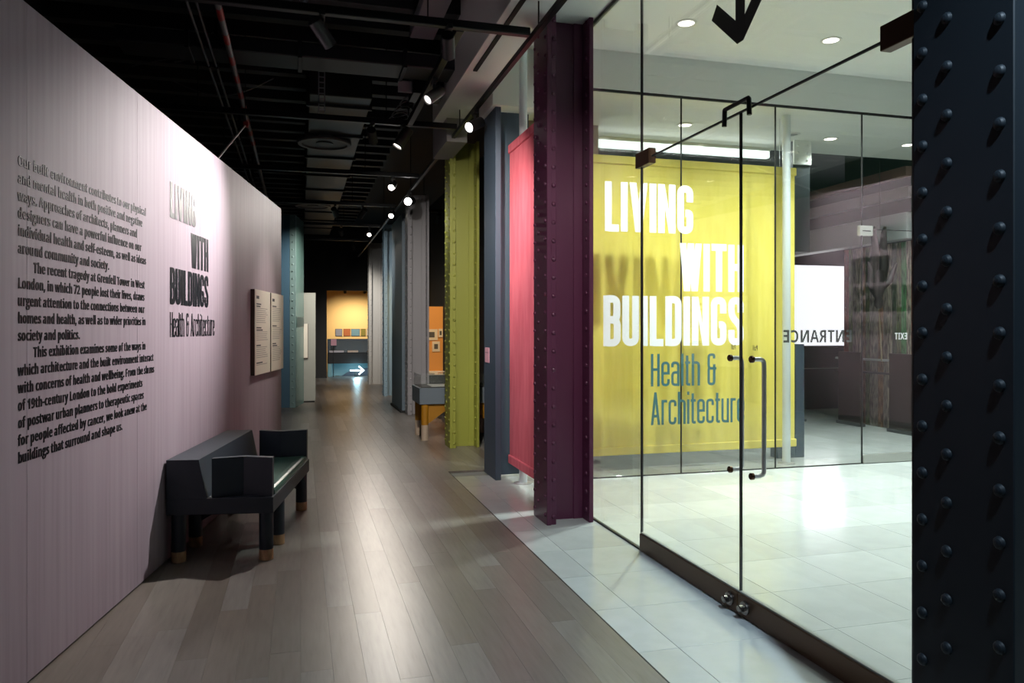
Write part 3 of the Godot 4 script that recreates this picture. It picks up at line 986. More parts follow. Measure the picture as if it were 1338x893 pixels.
func lobby_beyond() -> void:
	var white: Material = mats.white_paint
	var dark := mat("dark_plaster", Color(0.20, 0.22, 0.23), 0.7)
	var c := struct("ceiling", "white ceiling strip beyond the far glass screen")
	bx(c, "slab", Vector3(2.25, 3.93, -9.05), Vector3(8.7, 4.3, -7.32), white, 0.003)
	var lightbar := thing("strip_light", "long white light strip along the ceiling edge above the yellow banner", "light", Vector3(4.2, 3.845, -9.0))
	bx(lightbar, "diffuser", Vector3(-0.74, -0.045, -0.04), Vector3(1.86, 0.045, 0.05), glow("strip_glow", Color(0.93, 1.0, 0.97), 1.5), 0.006)
	bx(lightbar, "housing", Vector3(-0.75, 0.045, -0.045), Vector3(1.87, 0.085, 0.055), white, 0.003)
	var al := AreaLight3D.new()
	al.name = "strip_area"
	lightbar.add_child(al)
	al.area_size = Vector2(2.6, 0.09)
	al.light_energy = 2.0
	al.light_color = Color(0.95, 1.0, 0.97)
	al.look_at_from_position(lightbar.position + Vector3(0.56, -0.06, 0.06), lightbar.position + Vector3(0.56, -1.06, 1.06), Vector3.UP)
	al.shadow_enabled = true
	var spots := [[4.4, -8.2, true], [5.9, -8.25, false], [6.5, -8.3, true], [7.7, -8.3, true]]
	for i in spots.size():
		var s: Array = spots[i]
		downlight(Vector3(s[0], 3.93, s[1]), 7.0 if s[0] > 7.0 else 3.0, s[2], ["lit downlight beyond the far glass, above the banner's right half", "unlit round ceiling fitting beyond the far glass, left of the lit ones", "lit downlight beyond the far glass, above the entrance lettering", "lit downlight beyond the far glass, nearest the right edge"][i])
	var c2 := struct("ceiling", "dark high ceiling of the far lobby")
	bx(c2, "slab", Vector3(3.3, 5.1, -17.4), Vector3(14.2, 5.3, -9.05), dark, 0.002)
	bx(c2, "upstand", Vector3(3.3, 4.3, -9.15), Vector3(9.0, 5.2, -9.05), dark, 0.002)
	var bk := struct("wall_back", "dark end wall of the far lobby")
	bx(bk, "panel", Vector3(3.3, 0, -17.4), Vector3(14.2, 5.2, -17.2), dark, 0.002)
	# glowing panel far down, standing in for a reflection in the glass
	var sc := thing("reflection_panel", "large blank glowing white panel standing in for a reflection right of the yellow banner", "screen", Vector3(12.15, 0, -16.0))
	bx(sc, "display", Vector3(-0.76, 1.03, 0.0), Vector3(0.76, 3.06, 0.03), glow("reflection_glow", Color(0.97, 0.98, 1.0), 1.25), 0.003)  # glowing face in place of a reflection
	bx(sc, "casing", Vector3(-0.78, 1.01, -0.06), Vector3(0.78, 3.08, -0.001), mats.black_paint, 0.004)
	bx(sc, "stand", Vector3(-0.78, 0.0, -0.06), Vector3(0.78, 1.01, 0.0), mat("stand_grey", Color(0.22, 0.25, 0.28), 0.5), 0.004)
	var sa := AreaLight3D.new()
	sa.name = "reflection_light"
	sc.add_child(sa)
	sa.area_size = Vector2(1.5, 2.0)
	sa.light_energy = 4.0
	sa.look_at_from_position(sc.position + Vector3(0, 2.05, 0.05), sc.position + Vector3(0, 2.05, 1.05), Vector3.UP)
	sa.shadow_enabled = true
	var sr := struct("wall_side", "dark side walls of the far lobby")
	bx(sr, "panel", Vector3(14.0, 0, -17.2), Vector3(14.2, 5.2, -10.5), dark, 0.002)
	bx(sr, "panel", Vector3(8.8, 0, -10.7), Vector3(14.0, 5.2, -10.5), dark, 0.002)
	# striped wall of narrow upright slats along the right of the far lobby
	var sw := struct("wall_slats", "wall of narrow upright slats in mossy green, brown and grey")
	var cols := [Color(0.33, 0.37, 0.24), Color(0.44, 0.34, 0.26), Color(0.26, 0.44, 0.28), Color(0.46, 0.43, 0.40), Color(0.46, 0.26, 0.21), Color(0.20, 0.27, 0.19), Color(0.55, 0.52, 0.47)]
	var sm := []
	for i in cols.size():
		var cc: Color = cols[i]
		sm.append(textured("slat_%d" % i, noise_tex(120 + i, 0.02, [cc * 0.6, cc, cc * 1.15], [0.25, 0.5, 0.8], 256, 256), Vector3(5, 0.9, 5), 0.35, true))
	var slat := cbox(Vector3(0.05, 2.8, 0.088), 0.004)
	bx(sw, "backing", Vector3(8.66, 0, -10.7), Vector3(8.8, 5.1, -7.3), dark, 0.0)
	for i in 34:
		part(sw, "slat", slat, sm[rng.randi() % 7], Vector3(8.62 + rng.randf_range(-0.012, 0.012), 1.4, -7.45 - i * 0.095))
	var tiers := [[2.82, 3.20, 8.42, Color(0.66, 0.68, 0.68)], [3.20, 3.42, 8.56, Color(0.30, 0.31, 0.31)], [3.42, 3.58, 8.44, Color(0.52, 0.50, 0.48)], [3.58, 3.72, 8.5, Color(0.12, 0.13, 0.13)], [3.72, 3.86, 8.40, Color(0.50, 0.38, 0.35)]]
	var tr := struct("trim_5", "stepped bands above the slatted wall")
	for t in tiers:
		bx(tr, "band", Vector3(t[2], t[0], -17.0), Vector3(8.66, t[1], -9.1), mat("band_%d" % int(t[0] * 100), t[3], 0.5), 0.004)
	# handrails
	for e in [[1.04, "thin steel handrail along the slatted wall, upper of two"], [0.84, "dark handrail along the slatted wall, lower of two"]]:
		var h := thing("handrail", e[1], "handrail", Vector3(8.45, e[0], -12.0))
		part(h, "rail", tube([Vector3(0, 0, 1.35), Vector3(0, 0, 4.6)], 0.018, 8), mats.chrome if e[0] > 1.0 else mats.dark_vinyl)
		for z in [1.5, 3.0, 4.4]:
			part(h, "bracket", tube([Vector3(0, 0, z), Vector3(0.15, -0.03, z)], 0.01, 6), mats.dark_vinyl)
	# dark doors in the slatted wall
	for e in [[-9.1, "dark brown notice stand against the slatted wall, near the glass door"], [-10.2, "dark brown notice stand against the slatted wall, farther from the glass door"]]:
		var d := thing("notice_stand", e[1], "stand", Vector3(8.36, 0, e[0]))
		bx(d, "board", Vector3(-0.03, 0.03, -0.25), Vector3(0.03, 1.15, 0.25), mat("umber", Color(0.16, 0.12, 0.10), 0.4), 0.004)
		bx(d, "frame", Vector3(-0.045, 0.0, -0.28), Vector3(0.045, 0.05, 0.28), mats.black_paint, 0.004)
	# structural steel behind the far glass with bolted white plate
	var st := thing("dark_hanger", "dark steel hanger with bolted white head plate behind the far glass", "hanger", Vector3(6.22, 0, -8.6))
	bx(st, "shaft", Vector3(-0.13, 2.5, -0.1), Vector3(0.13, 3.92, 0.1), mat("post_dark", Color(0.12, 0.15, 0.16), 0.5), 0.004)
	bx(st, "head_plate", Vector3(-0.13, 3.62, 0.1), Vector3(0.13, 3.93, 0.13), mats.white_paint, 0.004)
	for x in [-0.07, 0.07]:
		for y in [3.68, 3.77, 3.86]:
			part(st, "bolt", dome(0.018, 8), mats.white_paint, Vector3(x, y, 0.13), Vector3(PI / 2, 0, 0))
	# low navy stand beside the banner
	var ns := thing("navy_stand", "narrow navy stand beside the right edge of the yellow banner", "stand", Vector3(5.66, 0, -7.82))
	bx(ns, "upright", Vector3(-0.06, 0.0, -0.06), Vector3(0.06, 1.33, 0.06), mat("navy_paint", Color.WHITE), 0.004)
	bx(ns, "lower_box", Vector3(-0.3, 0.0, -0.09), Vector3(-0.06, 0.22, 0.06), mat("navy_paint", Color.WHITE), 0.004)
	bx(ns, "peg", Vector3(0.06, 0.41, -0.02), Vector3(0.12, 0.44, 0.02), mats.black_paint, 0.004)
	var cn := thing("reception_counter", "dark grey counter below the glowing reflection panel", "counter", Vector3(9.5, 0, -12.6))
	bx(cn, "body", Vector3(-0.8, 0, -0.2), Vector3(0.7, 1.15, 0.2), mat("stand_grey", Color.WHITE), 0.004)
	bx(cn, "top", Vector3(-0.83, 1.15, -0.23), Vector3(0.73, 1.19, 0.23), mats.black_paint, 0.004)
	bx(cn, "rail", Vector3(-0.8, 0.76, 0.2), Vector3(0.7, 0.775, 0.215), mats.chrome, 0.002)
	# dark hanging sculpture: forked form hung head down on a wire
	var sp := thing("hanging_sculpture", "dark bronze forked sculpture hanging upside down beyond the far glass", "sculpture", Vector3(8.02, 0, -9.2))
	var bst := st_new()
	add_tube(bst, [Vector3(-0.02, 2.35, 0), Vector3(-0.03, 2.15, 0), Vector3(-0.02, 2.06, 0), Vector3(0.0, 1.95, 0)], [0.09, 0.13, 0.10, 0.05], 12)
	for sgn in [-1.0, 1.0]:
		add_tube(bst, [Vector3(0.07 * sgn - 0.02, 2.2, 0), Vector3(0.085 * sgn, 2.42, 0), Vector3(0.075 * sgn, 2.62, 0.02), Vector3(0.07 * sgn, 2.72, 0.01), Vector3(0.09 * sgn, 2.90, 0), Vector3(0.085 * sgn, 2.98, 0.03)], [0.06, 0.075, 0.055, 0.05, 0.04, 0.02], 10)
		add_tube(bst, [Vector3(0.07 * sgn - 0.02, 2.1, 0), Vector3(0.17 * sgn, 2.20, 0.02), Vector3(0.20 * sgn + 0.03, 2.36, 0.03), Vector3(0.25 * sgn + 0.04, 2.47, 0.03)], [0.05, 0.045, 0.035, 0.015], 8)
	add_tube(bst, [Vector3(0.0, 1.98, 0), Vector3(0.0, 1.92, 0), Vector3(0.0, 1.84, 0), Vector3(0.0, 1.80, 0)], [0.03, 0.065, 0.06, 0.02], 10)
	part(sp, "figure", bst.commit(), mat("sculpture_bronze", Color(0.10, 0.075, 0.06), 0.5))
	part(sp, "wire", tube([Vector3(0.0, 2.95, 0.03), Vector3(0.0, 5.1, 0)], 0.005, 6), mats.dark_vinyl)
	part(sp, "cord", tube([Vector3(0.0, 1.8, 0), Vector3(0.03, 1.45, 0), Vector3(0.05, 1.05, 0)], 0.008, 6), mat("cord_tan", Color(0.5, 0.45, 0.36), 0.7))

func hall_end() -> void:
	var black: Material = mats.black_paint
	# end wall with opening to the amber room
	var e := struct("wall_end", "black end wall of the hall with an opening")
	bx(e, "panel", Vector3(-5.0, 0, -24.6), Vector3(0.80, 4.75, -24.4), black, 0.002)
	bx(e, "panel", Vector3(0.80, 2.72, -24.6), Vector3(3.3, 4.75, -24.4), black, 0.002)
	var am := struct("wall_amber", "amber painted wall of the far room")
	var amber := mat("amber_paint", Color(0.84, 0.72, 0.50), 0.8)
	bx(am, "panel", Vector3(0.2, 0, -27.9), Vector3(3.3, 3.4, -27.7), amber, 0.002)
	bx(am, "panel", Vector3(0.2, 0, -27.7), Vector3(0.3, 3.4, -24.6), amber, 0.002)
	var ce := struct("ceiling", "amber ceiling of the far room")
	bx(ce, "slab", Vector3(0.2, 3.0, -27.8), Vector3(3.3, 3.1, -24.6), amber, 0.002)
	# five small framed pictures in a row
	var pc := [Color(0.45, 0.47, 0.55), Color(0.60, 0.33, 0.16), Color(0.35, 0.50, 0.58), Color(0.45, 0.42, 0.15), Color(0.78, 0.76, 0.74)]
	var lab := ["grey blue", "rust brown", "wide sea blue", "olive", "pale grey"]
	var xs := [1.32, 1.60, 1.90, 2.17, 2.36]
	var ws := [0.22, 0.22, 0.28, 0.15, 0.12]
	for i in 5:
		var p := thing("framed_picture", "small %s picture in the row on the amber wall" % lab[i], "picture", Vector3(xs[i], 1.28, -27.69), 0.0, "pictures on the amber wall")
		bx(p, "frame", Vector3(-ws[i] / 2 - 0.01, -0.01, -0.01), Vector3(ws[i] / 2 + 0.01, 0.25, 0.015), mat("frame_dark", Color(0.2, 0.18, 0.17), 0.5), 0.002)
		bx(p, "image", Vector3(-ws[i] / 2, 0.0, 0.015), Vector3(ws[i] / 2, 0.24, 0.019), mat("picture_%d" % i, pc[i], 0.6), 0.001)
	# dark case under the pictures, glass front, lit plinth recess below with an arrow
	var cs := thing("display_case", "long dark display case with glass top at the end of the hall", "display case", Vector3(0.85, 0, -24.9))
	var navy: Material = mats.navy_paint
	bx(cs, "back_board", Vector3(0, 0.76, -0.6), Vector3(2.3, 1.2, -0.55), navy, 0.003)
	bx(cs, "body", Vector3(0, 0.42, -0.62), Vector3(2.3, 0.76, 0.0), black, 0.004)
	bx(cs, "glass_hood", Vector3(0.02, 0.77, -0.5), Vector3(2.28, 1.14, -0.02), mats.case_glass, 0.002)
	for l in [[0.05, 0.5, Color(0.78, 0.76, 0.80)], [0.62, 0.95, Color(0.84, 0.76, 0.70)], [1.25, 2.0, Color(0.55, 0.50, 0.42)]]:
		bx(cs, "exhibit_sheet", Vector3(l[0], 0.77, -0.4), Vector3(l[1], 0.83, -0.1), mat("sheet_%d" % int(l[0] * 100), l[2], 0.7), 0.002)
	bx(cs, "leg", Vector3(0.0, 0, -0.6), Vector3(0.12, 0.42, -0.02), mat("frost_blue", Color(0.45, 0.62, 0.66), 0.5), 0.003)
	bx(cs, "leg", Vector3(2.18, 0, -0.6), Vector3(2.3, 0.42, -0.02), mats.frost_blue, 0.003)
	bx(cs, "recess_back", Vector3(0.12, 0.0, -0.6), Vector3(2.18, 0.42, -0.56), mats.frost_blue, 0.003)
	part(cs, "ramp", prism([Vector2(0.45, 0.0), Vector2(0.75, 0.18), Vector2(1.35, 0.26), Vector2(2.1, 0.1), Vector2(2.15, 0.0)], -0.5, -0.4), navy)
	var card := thing("label_card", "small pink label card standing on the far display case", "label", Vector3(1.02, 1.0, -24.78))
	bx(card, "card", Vector3(-0.08, 0, -0.004), Vector3(0.09, 0.2, 0.004), mats.pink_card, 0.001)
	bx(card, "foot", Vector3(-0.01, -1.0, -0.01), Vector3(0.01, 0.0, 0.0), mats.black_paint, 0.001)
	var ar := thing("arrow_sign", "small glowing white arrow sign low at the end of the hall", "sign", Vector3(1.75, 0.20, -24.86))
	var st := st_new()
	for a in [[Vector2(-0.22, 0.0), Vector2(0.17, 0.0)], [Vector2(0.06, 0.13), Vector2(0.21, 0.0), Vector2(0.06, -0.13)]]:
		for p in Geometry2D.offset_polyline(PackedVector2Array(a), 0.02, Geometry2D.JOIN_MITER, Geometry2D.END_BUTT):
			add_prism(st, p, 0.001 * a.size(), 0.02 + 0.001 * a.size())
	part(ar, "arrow_tube", st.commit(), glow("arrow_glow", Color(0.95, 0.98, 1.0), 2.5))
	bx(ar, "mount", Vector3(-0.08, -0.20, -0.02), Vector3(0.02, 0.0, -0.002), black, 0.002)
	var ol := OmniLight3D.new()
	ol.name = "recess_lamp"
	ar.add_child(ol)
	ol.position = Vector3(0.0, 0.03, 0.06)
	ol.light_energy = 0.35
	ol.light_color = Color(0.7, 0.92, 1.0)
	ol.light_size = 0.1
	ol.shadow_enabled = true
	# amber room spots
	track_spot(Vector3(1.45, 2.98, -26.2), Vector3(1.6, 1.2, -27.7), "small black spotlight on the amber ceiling, left of two", 4.0, 50.0, Color(1.0, 0.92, 0.78), 3.0)
	track_spot(Vector3(2.1, 2.98, -26.2), Vector3(2.2, 1.2, -27.7), "small black spotlight on the amber ceiling, right of two", 4.0, 50.0, Color(1.0, 0.92, 0.78), 3.0)
	# left side: tall teal case, grey partition with a lit caption
	var tc := thing("teal_case", "tall teal glass case with a row of rivets beyond the lilac wall", "display case", Vector3(-0.08, 0, -15.25), deg_to_rad(-9.4))
	bx(tc, "front_panel", Vector3(-0.55, 0, -0.04), Vector3(-0.11, 3.70, 0.0), mat("teal_blue", Color(0.24, 0.36, 0.44), 0.45), 0.003)
	bx(tc, "corner_strip", Vector3(-0.11, 0, -0.06), Vector3(0.0, 3.70, 0.004), mat("teal_grey", Color(0.42, 0.52, 0.52), 0.4), 0.003)
	bx(tc, "glass_side", Vector3(-0.03, 0.0, -0.95), Vector3(0.0, 3.70, -0.06), mat("teal_pale", Color(0.44, 0.58, 0.56), 0.25), 0.003)
	bx(tc, "side_band", Vector3(-0.01, 1.55, -0.93), Vector3(0.006, 1.75, -0.08), mat("teal_dark", Color(0.22, 0.33, 0.32), 0.3), 0.002)
	bx(tc, "carcass", Vector3(-0.54, 0.02, -0.85), Vector3(-0.03, 3.68, -0.04), mats.black_paint, 0.003)
	var rv := st_new()
	var y := 0.1
	while y < 3.66:
		rv.append_from(dome(0.02, 8), 0, Transform3D(Basis(Vector3.RIGHT, PI / 2), Vector3(-0.055, y, 0.004)))
		y += 0.14
	part(tc, "rivets", rv.commit(), mats.teal_grey).set_meta("kind", "stuff")
	var gp := thing("grey_partition", "pale grey partition panel between the teal case and the black end wall", "partition", Vector3(0.0, 0, -16.3))
	bx(gp, "panel", Vector3(-0.5, 0.03, -0.1), Vector3(0.31, 2.26, 0.0), mat("partition_grey", Color(0.60, 0.61, 0.58), 0.6), 0.006)
	bx(gp, "plinth", Vector3(-0.48, 0, -0.09), Vector3(0.29, 0.03, -0.01), mats.black_paint, 0.002)
	var cb := thing("caption_board", "white lit caption board hung on the pale grey partition", "panel", Vector3(0.0, 0.9, -16.3))
	bx(cb, "backing", Vector3(-0.3, 0, 0), Vector3(0.16, 0.72, 0.03), mats.board_edge, 0.002)
	bx(cb, "face_sheet", Vector3(-0.3, 0.02, 0.03), Vector3(0.15, 0.72, 0.036), mats.cream_card, 0.001)
	# amber alcove in the right bay with framed prints
	var al := thing("amber_alcove", "amber display alcove seen between the grey and olive columns", "alcove", Vector3(2.6, 0, -18.0))
	bx(al, "back", Vector3(-0.6, 0.5, -0.05), Vector3(0.68, 2.05, 0.0), mat("deep_amber", Color(0.82, 0.55, 0.25), 0.8), 0.002)
	bx(al, "shelf", Vector3(-0.6, 0.44, -0.05), Vector3(0.68, 0.52, 0.3), mat("cream_card", Color.WHITE), 0.003)
	bx(al, "base", Vector3(-0.6, 0, -0.05), Vector3(0.68, 0.44, 0.25), black, 0.003)
	var k := 0
	for f in [[0.25, 1.25, 0.30, 0.26], [0.20, 0.92, 0.14, 0.30], [0.42, 0.98, 0.18, 0.24], [0.57, 1.32, 0.1, 0.2]]:
		var p := thing("framed_print", ["upper left framed print in the amber alcove", "tall lower left framed print in the amber alcove", "lower right framed print in the amber alcove", "upper right framed print in the amber alcove"][k], "picture", Vector3(2.6 + f[0], f[1], -17.995), 0.0, "prints in the amber alcove")
		bx(p, "frame", Vector3(0, 0, 0), Vector3(f[2], f[3], 0.02), mat("frame_pale", Color(0.82, 0.74, 0.6), 0.6), 0.002)
		bx(p, "image", Vector3(f[2] * 0.25, f[3] * 0.25, 0.02), Vector3(f[2] * 0.75, f[3] * 0.75, 0.023), mat("print_ink", Color(0.3, 0.27, 0.22), 0.6), 0.001)
		k += 1

func hall_ceiling() -> void:
	var blk := mat("grid_black", Color(0.05, 0.05, 0.055), 0.4, 0.3)
	# lighting grid: one long track along the columns, cross tracks over the hall
	var long := thing("lighting_track", "long black lighting track running along the column line", "track", Vector3(1.70, 3.72, 0))
	bx(long, "rail", Vector3(-0.022, -0.022, -23.5), Vector3(0.022, 0.022, 1.5), blk, 0.004)
	for z in [-5.4, -8.3, -12.2, -16.2]:
		part(long, "hanger", tube([Vector3(0, 0.02, z), Vector3(0, 0.98, z)], 0.006, 6), blk)
	var lab := ["black cross track that meets the plum column", "black cross track beyond the navy pillar", "black cross track just in front of the brightest lamp", "black cross track past the brightest lamp", "distant black cross track over the hall", "farthest black cross track over the hall"]
	var k := 0
	for z in [-5.55, -8.35, -11.15, -13.95, -16.75, -19.55]:
		var t := thing("lighting_track", lab[k], "track", Vector3(0, 3.75, z))
		bx(t, "rail", Vector3(-4.5, -0.03, -0.03), Vector3(1.675, 0.03, 0.03), blk, 0.005)
		for x in [-3.0, -1.0, 0.9]:
			part(t, "hanger", tube([Vector3(x, 0.03, 0), Vector3(x, 0.9, 0)], 0.006, 6), blk)
		k += 1
	# pipe run with red bands above the lilac wall
	var pr := thing("banded_pipe", "grey ceiling pipe with red bands above the lilac wall", "pipe", Vector3(-0.62, 4.05, 0))
	part(pr, "pipe", tube([Vector3(0, 0, -2.0), Vector3(0, 0, -22.0)], 0.028, 10), mat("pipe_grey", Color(0.40, 0.40, 0.41), 0.5))
	for i in 12:
		part(pr, "red_band", lathe([Vector2(0.0285, -0.11), Vector2(0.030, -0.11), Vector2(0.030, 0.11), Vector2(0.0285, 0.11)], 10), mat("band_red", Color(0.55, 0.10, 0.10), 0.5), Vector3(0, 0, -4.9 - i * 0.55), Vector3(PI / 2, 0, 0))
	for e in [[-0.86, "dark conduit left of the red banded pipe, outer of two"], [-0.79, "dark conduit left of the red banded pipe, inner of two"]]:
		var p := thing("conduit", e[1], "pipe", Vector3(e[0], 4.08, 0))
		part(p, "pipe", tube([Vector3(0, 0, -2.0), Vector3(0, 0, -22.0)], 0.014, 8), mat("pipe_dark", Color(0.22, 0.22, 0.24), 0.5))
		for z in [-5.0, -8.0, -11.0, -14.0]:
			bx(p, "clip", Vector3(-0.02, -0.02, z - 0.015), Vector3(0.02, 0.46, z + 0.015), blk, 0.002)
	# ducts
	var dm := mat("duct_dark", Color(0.13, 0.135, 0.145), 0.45, 0.2)
	var d1 := thing("air_duct", "wide dark air duct over the middle of the hall", "duct", Vector3(0.55, 4.3, 0))
	bx(d1, "duct", Vector3(-0.45, -0.15, -22.0), Vector3(0.25, 0.2, -8.9), dm, 0.01)
	for i in 9:
		bx(d1, "flange", Vector3(-0.48, -0.18, -9.3 - i * 1.4), Vector3(0.28, 0.23, -9.25 - i * 1.4), dm, 0.004)
	var d2 := thing("air_duct", "flat grey strip duct near the white soffit", "duct", Vector3(1.17, 4.4, 0))
	bx(d2, "duct", Vector3(-0.12, 0, -7.6), Vector3(0.12, 0.12, 2.0), mat("duct_grey", Color(0.42, 0.43, 0.46), 0.5), 0.006)
	var d3 := thing("cross_duct", "dark flat cross duct spanning the hall ceiling", "duct", Vector3(0, 4.1, -7.75))
	bx(d3, "duct", Vector3(-1.6, 0, -0.2), Vector3(1.5, 0.14, 0.2), dm, 0.01)
	for x in [-1.0, 0.0, 1.0]:
		bx(d3, "flange", Vector3(x - 0.02, -0.02, -0.22), Vector3(x + 0.02, 0.16, 0.22), dm, 0.003)
	for e in [[-0.1, "dark vertical-looking pipe near the top of the picture, left of two"], [0.03, "dark ceiling pipe near the top of the picture, right of two"]]:
		var p := thing("ceiling_pipe", e[1], "pipe", Vector3(e[0], 4.5, 0))
		part(p, "pipe", tube([Vector3(0, 0, -3.0), Vector3(0, 0, -7.2)], 0.04, 12), mat("pipe_blue", Color(0.20, 0.23, 0.27), 0.35, 0.3))
		part(p, "coupling", lathe([Vector2(0.04, -0.06), Vector2(0.05, -0.06), Vector2(0.05, 0.06), Vector2(0.04, 0.06)], 14), dm, Vector3(0, 0, -7.0), Vector3(PI / 2, 0, 0))
	# round ceiling plates
	for e in [[0.33, 4.12, -11.0, "round grey ceiling plate, nearer and larger of two over the hall"], [0.26, 4.12, -16.6, "round grey ceiling plate, farther of two over the hall"]]:
		var p := thing("ceiling_speaker", e[3], "speaker", Vector3(e[0], e[1] - 0.02, e[2]))
		part(p, "rim", lathe([Vector2(0.30, 0.0), Vector2(0.31, -0.02), Vector2(0.36, -0.02), Vector2(0.37, 0.0), Vector2(0.36, 0.04)], 36), mat("plate_grey", Color(0.34, 0.33, 0.34), 0.5))
		part(p, "disc", lathe([Vector2(0.30, 0.0), Vector2(0.12, 0.005), Vector2(0.12, -0.008), Vector2(0.0, -0.012)], 36), mat("plate_dark", Color(0.20, 0.195, 0.20), 0.5))
	# cable ladder hanging down to the grid
	var cl := thing("cable_ladder", "narrow cable ladder hanging from the dark ceiling", "ladder", Vector3(0.22, 3.78, -8.3))
	for x in [-0.03, 0.03]:
		bx(cl, "rail", Vector3(x - 0.006, 0, -0.01), Vector3(x + 0.006, 0.72, 0.01), mats.duct_grey, 0.002)
	for i in 12:
		bx(cl, "rung", Vector3(-0.028, 0.03 + i * 0.058, -0.006), Vector3(0.028, 0.04 + i * 0.058, 0.006), mats.duct_grey, 0.001)
	# loops of loose cable over the grid
	for i in 7:
		var c := thing("cable", ["lowest of the slack cable loops by the white soffit", "second lowest slack cable loop by the white soffit", "third slack cable loop up by the white soffit", "topmost slack cable loop by the white soffit", "thin cable sagging across the dark ceiling, first of three", "thin cable sagging across the dark ceiling, second of three", "thin cable sagging across the dark ceiling, third of three"][i], "cable", Vector3.ZERO, 0.0, "loose cables on the ceiling by the soffit" if i <= 3 else "thin cables across the dark ceiling")
		var pts := []
		var x0 := 1.12 + 0.06 * i if i <= 3 else -1.9 + rng.randf() * 0.6
		var z0 := -8.95 - rng.randf() * 0.8
		var y0 := 4.32 + rng.randf() * 0.15
		if i <= 3:
			pts.append(Vector3(x0 + 0.13, 4.56, -9.05 - 0.1 * i))
		for k2 in 17:
			var t := k2 / 16.0
			if i <= 3:
				pts.append(Vector3(x0 + 0.12 * cos(t * TAU), 4.0 + 0.1 * i + 0.03 * sin(t * 9.0), -9.1 - 0.1 * i + 0.2 * sin(t * TAU)))
			else:
				pts.append(Vector3(x0 + 1.1 * t, y0 - 0.18 * sin(t * PI) * (1.0 if i % 2 else -0.4), z0 + 0.4 * t))
		part(c, "cable", tube(pts, 0.007, 6), mat("cable_grey", Color(0.30, 0.30, 0.32), 0.4))
	# black equipment box with a pale face by the soffit
	var q := thing("junction_box", "black equipment box with pale plate beside the white soffit", "box", Vector3(1.2, 4.0, -8.2))
	bx(q, "body", Vector3(-0.05, 0, -0.2), Vector3(0.28, 0.2, 0.15), blk, 0.005)
	bx(q, "plate", Vector3(-0.2, 0.02, 0.05), Vector3(-0.05, 0.14, 0.08), mat("soffit_grey", Color.WHITE), 0.003)

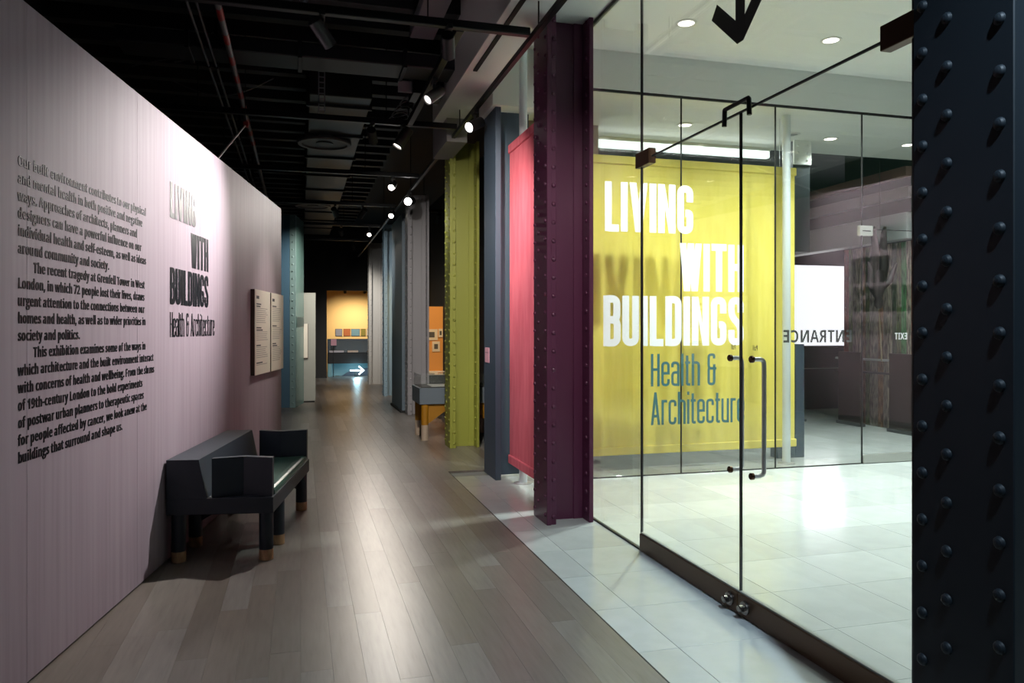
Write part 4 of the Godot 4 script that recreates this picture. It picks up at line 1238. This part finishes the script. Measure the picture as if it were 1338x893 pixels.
func hall_lamps() -> void:
	var warm := Color(1.0, 0.955, 0.90)
	var cool := Color(1.0, 0.98, 0.96)
	var bar := thing("lighting_track", "short black track parallel to the soffit between two cross tracks", "track", Vector3(1.15, 3.75, 0))
	bx(bar, "rail", Vector3(-0.03, -0.03, -8.31), Vector3(0.03, 0.03, -5.59), mats.grid_black, 0.005)
	track_spot(Vector3(1.15, 3.75, -6.75), wall_point(2.0, 2.0, 0), "spotlight on the short track aimed at the lilac wall title", 20.0, 33.0, cool, 1.0)
	track_spot(Vector3(1.70, 3.728, -7.54), wall_point(1.9, 2.15, 0), "black spotlight with lit lens on the long track by the white soffit", 3.5, 22.0, cool, 14.0, 1.1)
	track_spot(Vector3(1.08, 3.75, -8.35), wall_point(4.6, 1.45, 0), "black spotlight with lit lens on the cross track left of the soffit", 3.6, 20.0, warm, 10.0, 1.2)
	track_spot(Vector3(1.70, 3.728, -12.3), wall_point(1.9, 2.2, 0), "brightest spotlight, shining straight at the viewer above the pale grey column", 6.0, 19.0, cool, 15.0, 1.4)
	track_spot(Vector3(1.29, 3.75, -11.15), Vector3(-0.3, 1.0, -6.5), "small lit spotlight just left of the brightest one", 3.0, 24.0, warm, 12.0)
	track_spot(Vector3(1.60, 3.75, -13.95), Vector3(0.2, 0.8, -8.0), "round lit spotlight just below the brightest one", 3.0, 26.0, warm, 16.0)
	track_spot(Vector3(1.08, 3.75, -13.95), Vector3(-0.2, 2.0, -15.9), "spotlight seen side-on over the middle of the hall", 11.0, 34.0, warm, 8.0)
	track_spot(Vector3(1.45, 3.75, -16.75), Vector3(0.4, 0.6, -12.0), "small distant lit spotlight above the pale blue column", 5.0, 30.0, warm, 10.0)
	track_spot(Vector3(1.30, 3.75, -19.55), Vector3(1.7, 1.5, -22.0), "farthest small spotlight over the hall", 9.0, 34.0, warm, 6.0)
	var bay := thing("lighting_track", "added unseen black track in the side bay behind the pale grey column", "track", Vector3(2.75, 3.95, -15.6))  # track and lamp added out of sight to light the amber alcove
	bx(bay, "rail", Vector3(-0.4, -0.03, -0.03), Vector3(0.4, 0.03, 0.03), mats.grid_black, 0.005)
	for x in [-0.3, 0.3]:
		part(bay, "hanger", tube([Vector3(x, 0.03, 0), Vector3(x, 0.8, 0)], 0.006, 6), mats.grid_black)
	track_spot(Vector3(2.75, 3.95, -15.6), Vector3(2.75, 1.3, -18.0), "added unseen spotlight in the side bay brightening the amber alcove", 7.0, 32.0, Color(1.0, 0.86, 0.66), 6.0)
	# lamps turned down the hall: they light the faces of the columns
	track_spot(Vector3(1.05, 3.75, -5.55), Vector3(2.0, 1.6, -9.6), "black spotlight turned away towards the olive column", 13.0, 32.0, warm, 8.0)
	track_spot(Vector3(0.75, 3.75, -8.35), Vector3(2.0, 1.3, -13.6), "black spotlight turned away towards the pale grey column", 10.0, 30.0, cool, 8.0)
	track_spot(Vector3(0.60, 3.75, -13.95), Vector3(1.95, 1.6, -17.5), "black spotlight turned away towards the pale blue column", 8.0, 34.0, cool, 8.0)
	track_spot(Vector3(0.85, 3.75, -16.75), Vector3(1.95, 1.6, -21.4), "black spotlight turned away towards the farthest column", 12.0, 22.0, cool, 8.0)
	track_spot(Vector3(0.15, 3.75, -5.55), Vector3(2.05, 1.7, -7.2), "black spotlight turned away towards the red banner", 7.0, 28.0, cool, 8.0)
	# unseen cross track carrying added lamps that brighten the wall and near columns
	var near := thing("lighting_track", "black cross track above the viewer", "track", Vector3(0, 3.75, -2.75))
	bx(near, "rail", Vector3(-1.3, -0.03, -0.03), Vector3(1.48, 0.03, 0.03), mats.grid_black, 0.005)
	bx(near, "added_spur", Vector3(1.41, -0.03, 0.03), Vector3(1.47, 0.03, 3.2), mats.grid_black, 0.005)  # added only to carry the lamp that brings out the rivets
	for x in [-0.9, 0.9]:
		part(near, "hanger", tube([Vector3(x, 0.03, 0), Vector3(x, 1.0, 0)], 0.006, 6), mats.grid_black)
	track_spot(Vector3(0.55, 3.75, -2.75), wall_point(2.2, 2.1, 0), "added unseen spotlight above the viewer brightening the lilac wall", 0.5, 30.0, cool, 8.0)
	track_spot(Vector3(1.0, 3.75, -2.75), Vector3(2.0, 1.4, -6.2), "added unseen spotlight above the viewer brightening the plum column", 7.0, 28.0, cool, 8.0)
	track_spot(Vector3(1.44, 3.75, -0.6), Vector3(1.85, 0.9, -2.0), "added unseen spotlight bringing out the rivets of the black column, nearest the viewer", 12.0, 36.0, Color(0.82, 0.92, 1.0), 8.0)

func vitrine() -> void:
	var v := thing("vitrine", "grey table vitrine with yellow legs behind the olive column", "display case", Vector3(1.55, 0, -10.25))
	var grey := mat("vitrine_grey", Color(0.42, 0.47, 0.52), 0.5)
	var yel := mat("vitrine_yellow", Color(0.66, 0.46, 0.08), 0.5)
	bx(v, "body", Vector3(0, 0.49, -0.7), Vector3(1.1, 0.71, 0), grey, 0.004)
	bx(v, "glass_hood", Vector3(0.02, 0.71, -0.68), Vector3(1.08, 0.89, -0.02), mats.case_glass, 0.002)
	bx(v, "bed", Vector3(0.03, 0.71, -0.66), Vector3(1.07, 0.72, -0.04), mats.black_paint, 0.002)
	bx(v, "sheet", Vector3(0.18, 0.72, -0.5), Vector3(0.5, 0.73, -0.1), mats.white_paint, 0.001)
	for p in [[0.08, -0.06], [1.02, -0.06], [0.08, -0.64], [1.02, -0.64]]:
		var l := part(v, "leg", lathe([Vector2(0, 0.21), Vector2(0.05, 0.21), Vector2(0.05, 0.49)], 18), yel, Vector3(p[0], 0, p[1]))
		part(l, "foot", lathe([Vector2(0, 0), Vector2(0.05, 0), Vector2(0.05, 0.21), Vector2(0, 0.21)], 18), mat("foot_pale", Color(0.72, 0.65, 0.58), 0.5))
	part(v, "gusset", prism([Vector2(0.12, 0.22), Vector2(0.12, 0.49), Vector2(0.5, 0.49)], -0.08, -0.05), yel)
	part(v, "gusset", prism([Vector2(0.98, 0.22), Vector2(0.98, 0.49), Vector2(0.6, 0.49)], -0.08, -0.05), yel)
